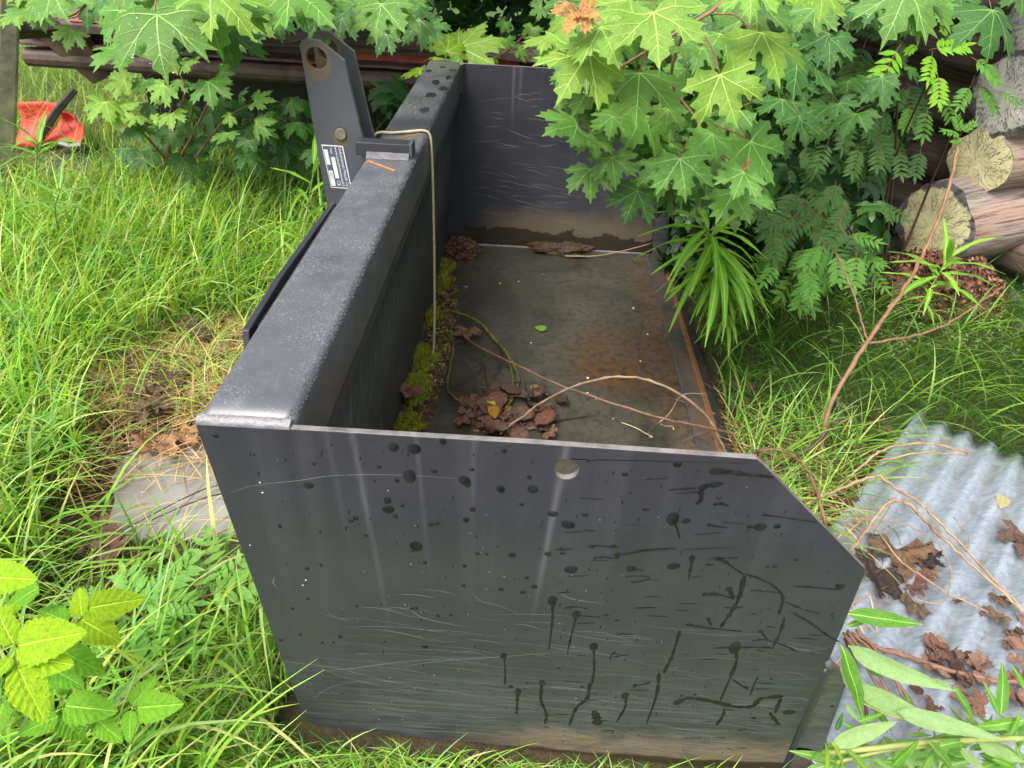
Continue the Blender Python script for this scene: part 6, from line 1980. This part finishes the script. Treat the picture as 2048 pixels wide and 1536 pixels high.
tube_thing('bramble_cane', 'thick brown cane lying low across the sheet towards the right border', 'cane', [D5(930, 690, -.01), D5(1060, 750, .01), D5(1200, 800, .01), D5(1400, 860, .0), D5(1600, 920, .0), D5(1900, 985, .0), D5(2080, 1010, .0)], (.0065, .0058), M['bark_red'], CG, thorns=8)
for i, (a, m_, e) in enumerate((((905, 680), (1040, 890), (1215, 1130)), ((930, 665), (1120, 930), (1230, 1150)), ((960, 680), (1180, 900), (1340, 1190)), ((985, 660), (1160, 860), (1380, 1200)), ((915, 720), (980, 860), (1060, 1240)))):
    tube_thing('bramble_cane', ('leftmost', 'second', 'third', 'rightmost', 'shortest dark')[i] + ' reddish cane of the bundle running down beside the plate edge', 'cane', [D5(*a, .02), D5(*m_, .025), D5(*e, .0)], .0038, M['bark_red'] if i != 4 else M['bark_dark'], 'bundle of reddish canes beside the plate edge')
# bare sapling
BS = thing('bare_sapling', 'bare brown sapling stem with two side twigs and a leafy tip, right of the bucket', 'sapling', ground(1628, 965))
s0 = Vector(BS.location)
tp = [s0, at_d(1640, 900, 1.86), at_d(1665, 800, 1.84), at_d(1735, 683, 1.85), at_d(1800, 590, 1.88), at_d(1850, 500, 1.92), at_d(1890, 400, 1.96), at_d(1908, 330, 1.98), at_d(1918, 284, 2.0)]
for nm, pts, r in (('stem', tp, (.0072, .0042)), ('twig', [at_d(1735, 683, 1.85), at_d(1722, 640, 1.85), at_d(1700, 570, 1.86), at_d(1672, 505, 1.88)], (.0030, .0022)), ('twig', [at_d(1738, 686, 1.85), at_d(1830, 672, 1.88), at_d(1910, 640, 1.95), at_d(1960, 605, 2.0), at_d(2005, 572, 2.05)], (.0034, .002))):
    b = MB()
    P = smooth_path(pts, 7)
    n = len(P)
    P = [p + Vector([random.uniform(-1, 1) * .0022 for _ in range(3)]) if 0 < i < n - 1 else p for i, p in enumerate(P)]
    b.tube([p - s0 for p in P], [(r[0] + (r[1] - r[0]) * i / (n - 1)) * (1.18 if i % 9 == 0 else 1) for i in range(n)], 8, jit=.03)
    b.build(nm, M['sap'], BS, smooth=True)

# ------------------------------------------------------------------ litter and straw on the ground
def free(x, y):
    return ~((x > -.03) & (x < .975) & (y > -.015) & (y < 2.02))


SLAB = lambda x, y: (x > -.70) & (x < .0) & (y > .40) & (y < .86)
LX = lambda u, v: at_z(u, v)
N = 5200
P = np.concatenate([scatter(3000, -1.25, -.02, .35, 1.55, lambda x, y: free(x, y) & (np.hypot((x + .55) / .42, (y - .98) / .44) < 1) & (RNG.uniform(0, 1, len(x)) > .75 * SLAB(x, y))), scatter(420, .98, 1.5, .25, .95, lambda x, y: free(x, y) & (x < 1.06 + .35 * y)), scatter(1800, -2.4, .0, -.3, 2.4, free)])
P[:, 2] += RNG.uniform(.004, .05, len(P))
N = len(P)
STRAW = [(0.50, 0.33, 0.15), (0.40, 0.25, 0.11), (0.58, 0.42, 0.21), (0.26, 0.15, 0.07)]
V, F, T = blades(P, RNG.uniform(.08, .26, N), RNG.uniform(.0020, .0046, N), RNG.normal(2.6, 1.2, N), RNG.uniform(1.1, 1.5, N), RNG.uniform(1.5, 1.9, N), pal(N, STRAW, .25), 4, RNG.uniform(-.6, .6, N))
o = link('dry_straw', np_mesh('dry_straw', V, F, [M['straw']], T))
tag(o, kind='stuff')
# small leaf litter
N = 3600
P = np.concatenate([scatter(1800, -1.2, -.02, .45, 1.5, lambda x, y: free(x, y) & (np.hypot((x + .55) / .45, (y - .98) / .45) < 1) & ~SLAB(x, y)), scatter(1800, .97, 1.75, .1, 1.2, lambda x, y: free(x, y) & (x < 1.1 + .4 * y))])
P[:, 2] += .012
N = len(P)
q = RNG.normal(0, .013, (N, 4, 3)) * np.array([1, 1, .45])
V = (P[:, None] + q).reshape(-1, 3)
F = np.concatenate([np.arange(N)[:, None] * 4 + np.array(f) for f in ((0, 1, 2), (0, 2, 3))])
o = link('leaf_litter', np_mesh('leaf_litter', V, F, [M['chips']], np.repeat(pal(N, [(0.10, 0.055, 0.038), (0.15, 0.08, 0.055), (0.07, 0.04, 0.03), (0.20, 0.12, 0.085)], .3), 4, 0)))
tag(o, kind='stuff')
GL = 'brown dead maple leaves beside the concrete slab'
for i in range(96):
    u, v = random.choice([(430, 720), (450, 700), (330, 840), (240, 900), (150, 870), (215, 1030), (300, 790), (480, 690), (470, 730), (250, 1110), (390, 1110), (390, 760)])
    u += random.gauss(0, 34)
    v += random.gauss(0, 26)
    p = ground(u, v)
    if not free(p.x, p.y) or p.x > -.05 or (-.74 < p.x and .40 < p.y < .82):
        continue
    a = random.uniform(0, 6.28)
    p = p + Vector((0, 0, random.uniform(.03, .07)))
    o = link('dead_leaf', random.choice(DEAD), None, mw=frame(p, p + Vector((math.cos(a), math.sin(a), 0)) * random.uniform(.032, .058), (random.uniform(-.5, .5), random.uniform(-.6, .2), 1)), color=jit(random.choice([(0.20, 0.115, 0.085), (0.30, 0.185, 0.14), (0.16, 0.09, 0.065)]), .25))
    tag(o, 'brown dead maple leaf in the litter round the concrete slab', 'leaf', GL)
one_leaf('large tan skeleton leaf lying on the edge of the concrete slab', DEAD[5], (340, 870), (332, 925), -.04, (0.36, 0.20, 0.10), .014)
one_leaf('yellow brown leaf in the grass left of the concrete slab', OVAL, (108, 895), (136, 908), -.04, (0.45, 0.30, 0.08), .03, 'fallen_leaf')
GR2 = 'brown dead leaves between the plate corner and the corrugated sheet'
for i in range(40):
    u, v = random.choice([(1600, 930), (1640, 920), (1580, 960), (1650, 970), (1690, 930)])
    u += random.gauss(0, 25)
    v += random.gauss(0, 22)
    p = ground(u, v)
    if not free(p.x, p.y):
        continue
    a = random.uniform(0, 6.28)
    p = p + Vector((0, 0, random.uniform(.015, .05)))
    o = link('dead_leaf', random.choice(DEAD), None, mw=frame(p, p + Vector((math.cos(a), math.sin(a), 0)) * random.uniform(.035, .06), (random.uniform(-.5, .5), random.uniform(-.6, .2), 1)), color=jit(random.choice([(0.13, 0.07, 0.05), (0.19, 0.11, 0.08)]), .25))
    tag(o, 'brown dead leaf in the litter between the plate corner and the sheet', 'leaf', GR2)
TS = 'thin black twigs lying over the concrete slab'
for a, e in (((440, 968), (255, 1055)), ((455, 985), (280, 1050)), ((395, 840), (240, 905)), ((460, 1078), (270, 1110)), ((330, 880), (200, 935))):
    p, q = at_z(*a, -.035), at_z(*e, -.04)
    tube_thing('dry_twig', 'thin black twig lying over the concrete slab', 'twig', [p, p.lerp(q, .4) + Vector((.01, .01, .008)), q], (.0022, .0012), M['twig_dark'], TS)

# ------------------------------------------------------------------ grass
G1 = [(0.258, 0.484, 0.063), (0.336, 0.556, 0.081), (0.157, 0.35, 0.057), (0.47, 0.639, 0.207), (0.179, 0.36, 0.115), (0.426, 0.597, 0.092), (0.258, 0.484, 0.063), (0.202, 0.412, 0.057), (0.515, 0.536, 0.196)]
BARE = lambda x, y: (np.hypot((x + .56) / .36, (y - 1.02) / .38) < 1) | SLAB(x, y)


def lawn(name, N, x0, x1, y0, y1, keep, h, w, th0, th1, az, cols, K=5, tw=.7, jc=.2):
    P = scatter(N, x0, x1, y0, y1, keep)
    H_ = RNG.uniform(h[0], h[1], N)
    a = RNG.normal(az[0], az[1], N)
    V, F, T = blades(P, H_, RNG.uniform(w[0], w[1], N), a, RNG.uniform(th0[0], th0[1], N), RNG.uniform(th1[0], th1[1], N), pal(N, cols, jc), K, RNG.uniform(-tw, tw, N))
    # no blade grows through the steel of the bucket
    B = V.reshape(N, -1, 3)
    hit = ((B[..., 0] > -.01) & (B[..., 0] < .95) & (B[..., 1] > -.006) & (B[..., 1] < 2.01) & (B[..., 2] < .70)).any(1)
    hit |= ((B[..., 0] > -.07) & (B[..., 0] < .01) & (B[..., 1] > .28) & (B[..., 1] < .90) & (B[..., 2] > .5)).any(1)
    ok = np.nonzero(~hit)[0]
    m = B.shape[1]
    F0_ = F[:K]
    F = (F0_[None] + (np.arange(len(ok)) * m)[:, None, None]).reshape(-1, 4)
    return B[ok].reshape(-1, 3), F, T.reshape(N, m, 3)[ok].reshape(-1, 3)


def inbed(x, y):
    return free(x, y) & (x < -.05 - .0 * y) & ~BARE(x, y) & ~((x < -1.7) & (x > -2.75) & (y > 2.5) & (y < 3.15))


# the meadow on the left; its blades arch over to the right and towards the camera
clump = lambda x, y, s, k: np.array([noise.noise((a * s, b * s, k)) for a, b in zip(x, y)])
near = join_np([
    lawn('g', 7000, -2.0, -.06, -.35, 2.1, lambda x, y: inbed(x, y) & (clump(x, y, 2.2, 1.0) > -.25), (.18, .44), (.006, .0135), (.02, .45), (.6, 2.2), (-.4, 1.1), G1, 6),
    lawn('g', 12500, -3.4, -.06, .2, 3.2, lambda x, y: inbed(x, y) & ((y > 1.0) | (x < -.8)), (.16, .42), (.0055, .012), (.02, .5), (.5, 2.1), (-.4, 1.1), G1, 5),
    lawn('g', 500, -1.0, -.03, .4, 1.5, lambda x, y: free(x, y) & BARE(x, y) & ~SLAB(x, y), (.12, .30), (.0035, .007), (.1, .6), (1.2, 2.2), (-.3, 1.6), G1, 6),
    lawn('g', 420, -.75, -.04, -.15, .33, lambda x, y: free(x, y), (.16, .30), (.004, .008), (.3, .8), (1.4, 2.2), (.4, .8), G1, 6),
    lawn('g', 5200, -.5, 1.1, -.42, -.03, lambda x, y: free(x, y), (.06, .15), (.0035, .007), (.1, .7), (1.2, 2.2), (1.0, 1.6), G1, 6),
    lawn('g', 3600, -.35, 1.0, -.14, -.012, lambda x, y: free(x, y), (.05, .12), (.003, .0065), (.0, .35), (.6, 1.7), (-1.57, 1.0), G1, 6),
    lawn('g', 1500, -.16, -.03, -.1, .5, lambda x, y: free(x, y) & ~((y > .40)), (.06, .16), (.0035, .0065), (.0, .35), (.6, 1.7), (3.14, .9), G1, 6)])
o = link('tall_grass', np_mesh('tall_grass', near[0], near[1], [M['blade']], near[2]))
tag(o, kind='stuff')
under = join_np([lawn('g', 16000, -3.6, -.05, -.4, 3.4, lambda x, y: inbed(x, y), (.06, .18), (.002, .0045), (.1, .9), (.9, 2.0), (0, 3), [(0.10, 0.21, 0.035), (0.13, 0.26, 0.04), (0.16, 0.24, 0.05), (0.30, 0.24, 0.10)], 4),
                 lawn('g', 5000, -.4, 1.1, -.3, -.012, free, (.03, .09), (.002, .004), (.1, .9), (.9, 2.0), (0, 3), [(0.10, 0.20, 0.03), (0.13, 0.24, 0.035), (0.26, 0.17, 0.08)], 4)])
o = link('undergrass', np_mesh('undergrass', under[0], under[1], [M['blade']], under[2]))
tag(o, kind='stuff')
far = lawn('g', 9000, -6.0, -1.2, 3.0, 9.0, lambda x, y: x < -1.6 + .0 * y, (.2, .5), (.006, .012), (.05, .5), (.9, 2.0), (-.3, 1.6), [(0.17, 0.30, 0.045), (0.21, 0.34, 0.06), (0.25, 0.34, 0.09)], 4)
o = link('far_meadow', np_mesh('far_meadow', *far[:2], [M['blade']], far[2]))
tag(o, kind='stuff')


for (u, v), lab in (((75, 950), 'feathery green herb in the grass just above the raspberry leaves at the left edge'), ((310, 1290), 'feathery herb growing at the left corner of the bucket plate, above the green raspberry shoot'), ((430, 1270), 'feathery herb squeezed against the left edge of the near bucket plate'), ((260, 560), 'feathery herb in the middle of the open meadow left of the beam'), ((60, 700), 'feathery herb at the left border, halfway up the photo'), ((420, 470), 'feathery herb in tall grass between the maple sapling and the beam')):
    p = ground(u, v)
    hb = thing('meadow_herb', lab, 'plant', p, 'feathery herbs in the meadow')
    for k in range(6):
        a = k * 1.05 + random.uniform(-.3, .3)
        q0 = p + Vector((0, 0, .10 + random.uniform(-.02, .04)))
        put_leaf(hb, random.choice(ROWAN), q0, q0 + Vector((math.cos(a), math.sin(a), random.uniform(.1, .6))) * random.uniform(.10, .16), (0, -.2, 1), jit((0.15, 0.33, 0.055), .15))
    b = MB()
    b.tube([(0, 0, -.01), (.004, 0, .06), (0, .003, .13)], .0022, 5)
    b.build('stem', M['stem_green'], hb, smooth=True)

# lawn on the right: fine dark fescue with broader blades over it
def rl(x, y):
    sheet = ((x - co_.x) * Vd.x + (y - co_.y) * Vd.y > -.01) & ((x - co_.x) * U.x + (y - co_.y) * U.y > -.015)
    return free(x, y) & ~sheet & (x > .98) & (y < 2.05 + .0 * x)


G3 = [(0.17, 0.37, 0.05), (0.23, 0.44, 0.06), (0.13, 0.30, 0.05), (0.33, 0.50, 0.12)]
G2 = [(0.060, 0.150, 0.026), (0.075, 0.185, 0.028), (0.095, 0.215, 0.034)]
right = join_np([
    lawn('g', 17000, .98, 2.7, .75, 2.1, lambda x, y: rl(x, y) & (y > .9 - .2 * (x - 1)), (.10, .26), (.0012, .0024), (.2, .8), (1.0, 1.9), (-1.9, .9), G2, 4),
    lawn('g', 1300, .985, 2.6, .55, 1.9, rl, (.14, .34), (.004, .0095), (.15, .6), (.9, 2.1), (-2.0, 1.3), G3, 6),
    lawn('g', 2600, 1.9, 4.0, -.2, 1.6, rl, (.12, .3), (.003, .007), (.15, .7), (1.0, 2.0), (-2.0, 1.6), G3 + G2 + G2, 5),
    lawn('g', 420, .98, 1.45, .3, 1.0, lambda x, y: rl(x, y) & (x < 1.12 + .3 * y), (.12, .26), (.0035, .007), (.15, .7), (1.0, 2.0), (0, 2), G1, 6)])
o = link('lawn', np_mesh('lawn', right[0], right[1], [M['blade']], right[2]))
tag(o, kind='stuff')
# pale seed heads before the dark corner
P = scatter(170, 1.25, 2.0, 1.3, 1.95, rl)
N = len(P)
V, F, T = blades(P, RNG.uniform(.22, .36, N), RNG.uniform(.0010, .0016, N), RNG.normal(-1.8, .5, N), RNG.uniform(.1, .4, N), RNG.uniform(.5, 1.2, N), pal(N, [(0.30, 0.33, 0.14)], .2), 5)
tips = V.reshape(N, -1, 3)[:, -1]
k = 5
P2 = np.repeat(tips, k, 0) + np.stack([RNG.normal(0, .006, N * k), RNG.normal(0, .006, N * k), RNG.uniform(-.03, .0, N * k)], -1)
V2, F2, T2 = blades(P2, RNG.uniform(.012, .03, N * k), RNG.uniform(.002, .0034, N * k), RNG.normal(-1.8, .7, N * k), RNG.uniform(.8, 1.4, N * k), RNG.uniform(1.4, 2.2, N * k), pal(N * k, [(0.46, 0.45, 0.24), (0.38, 0.36, 0.18)], .2), 5)
sh = join_np([(V, F, T), (V2, F2, T2)])
o = link('seed_heads', np_mesh('seed_heads', sh[0], sh[1], [M['blade']], sh[2]))
tag(o, kind='stuff')
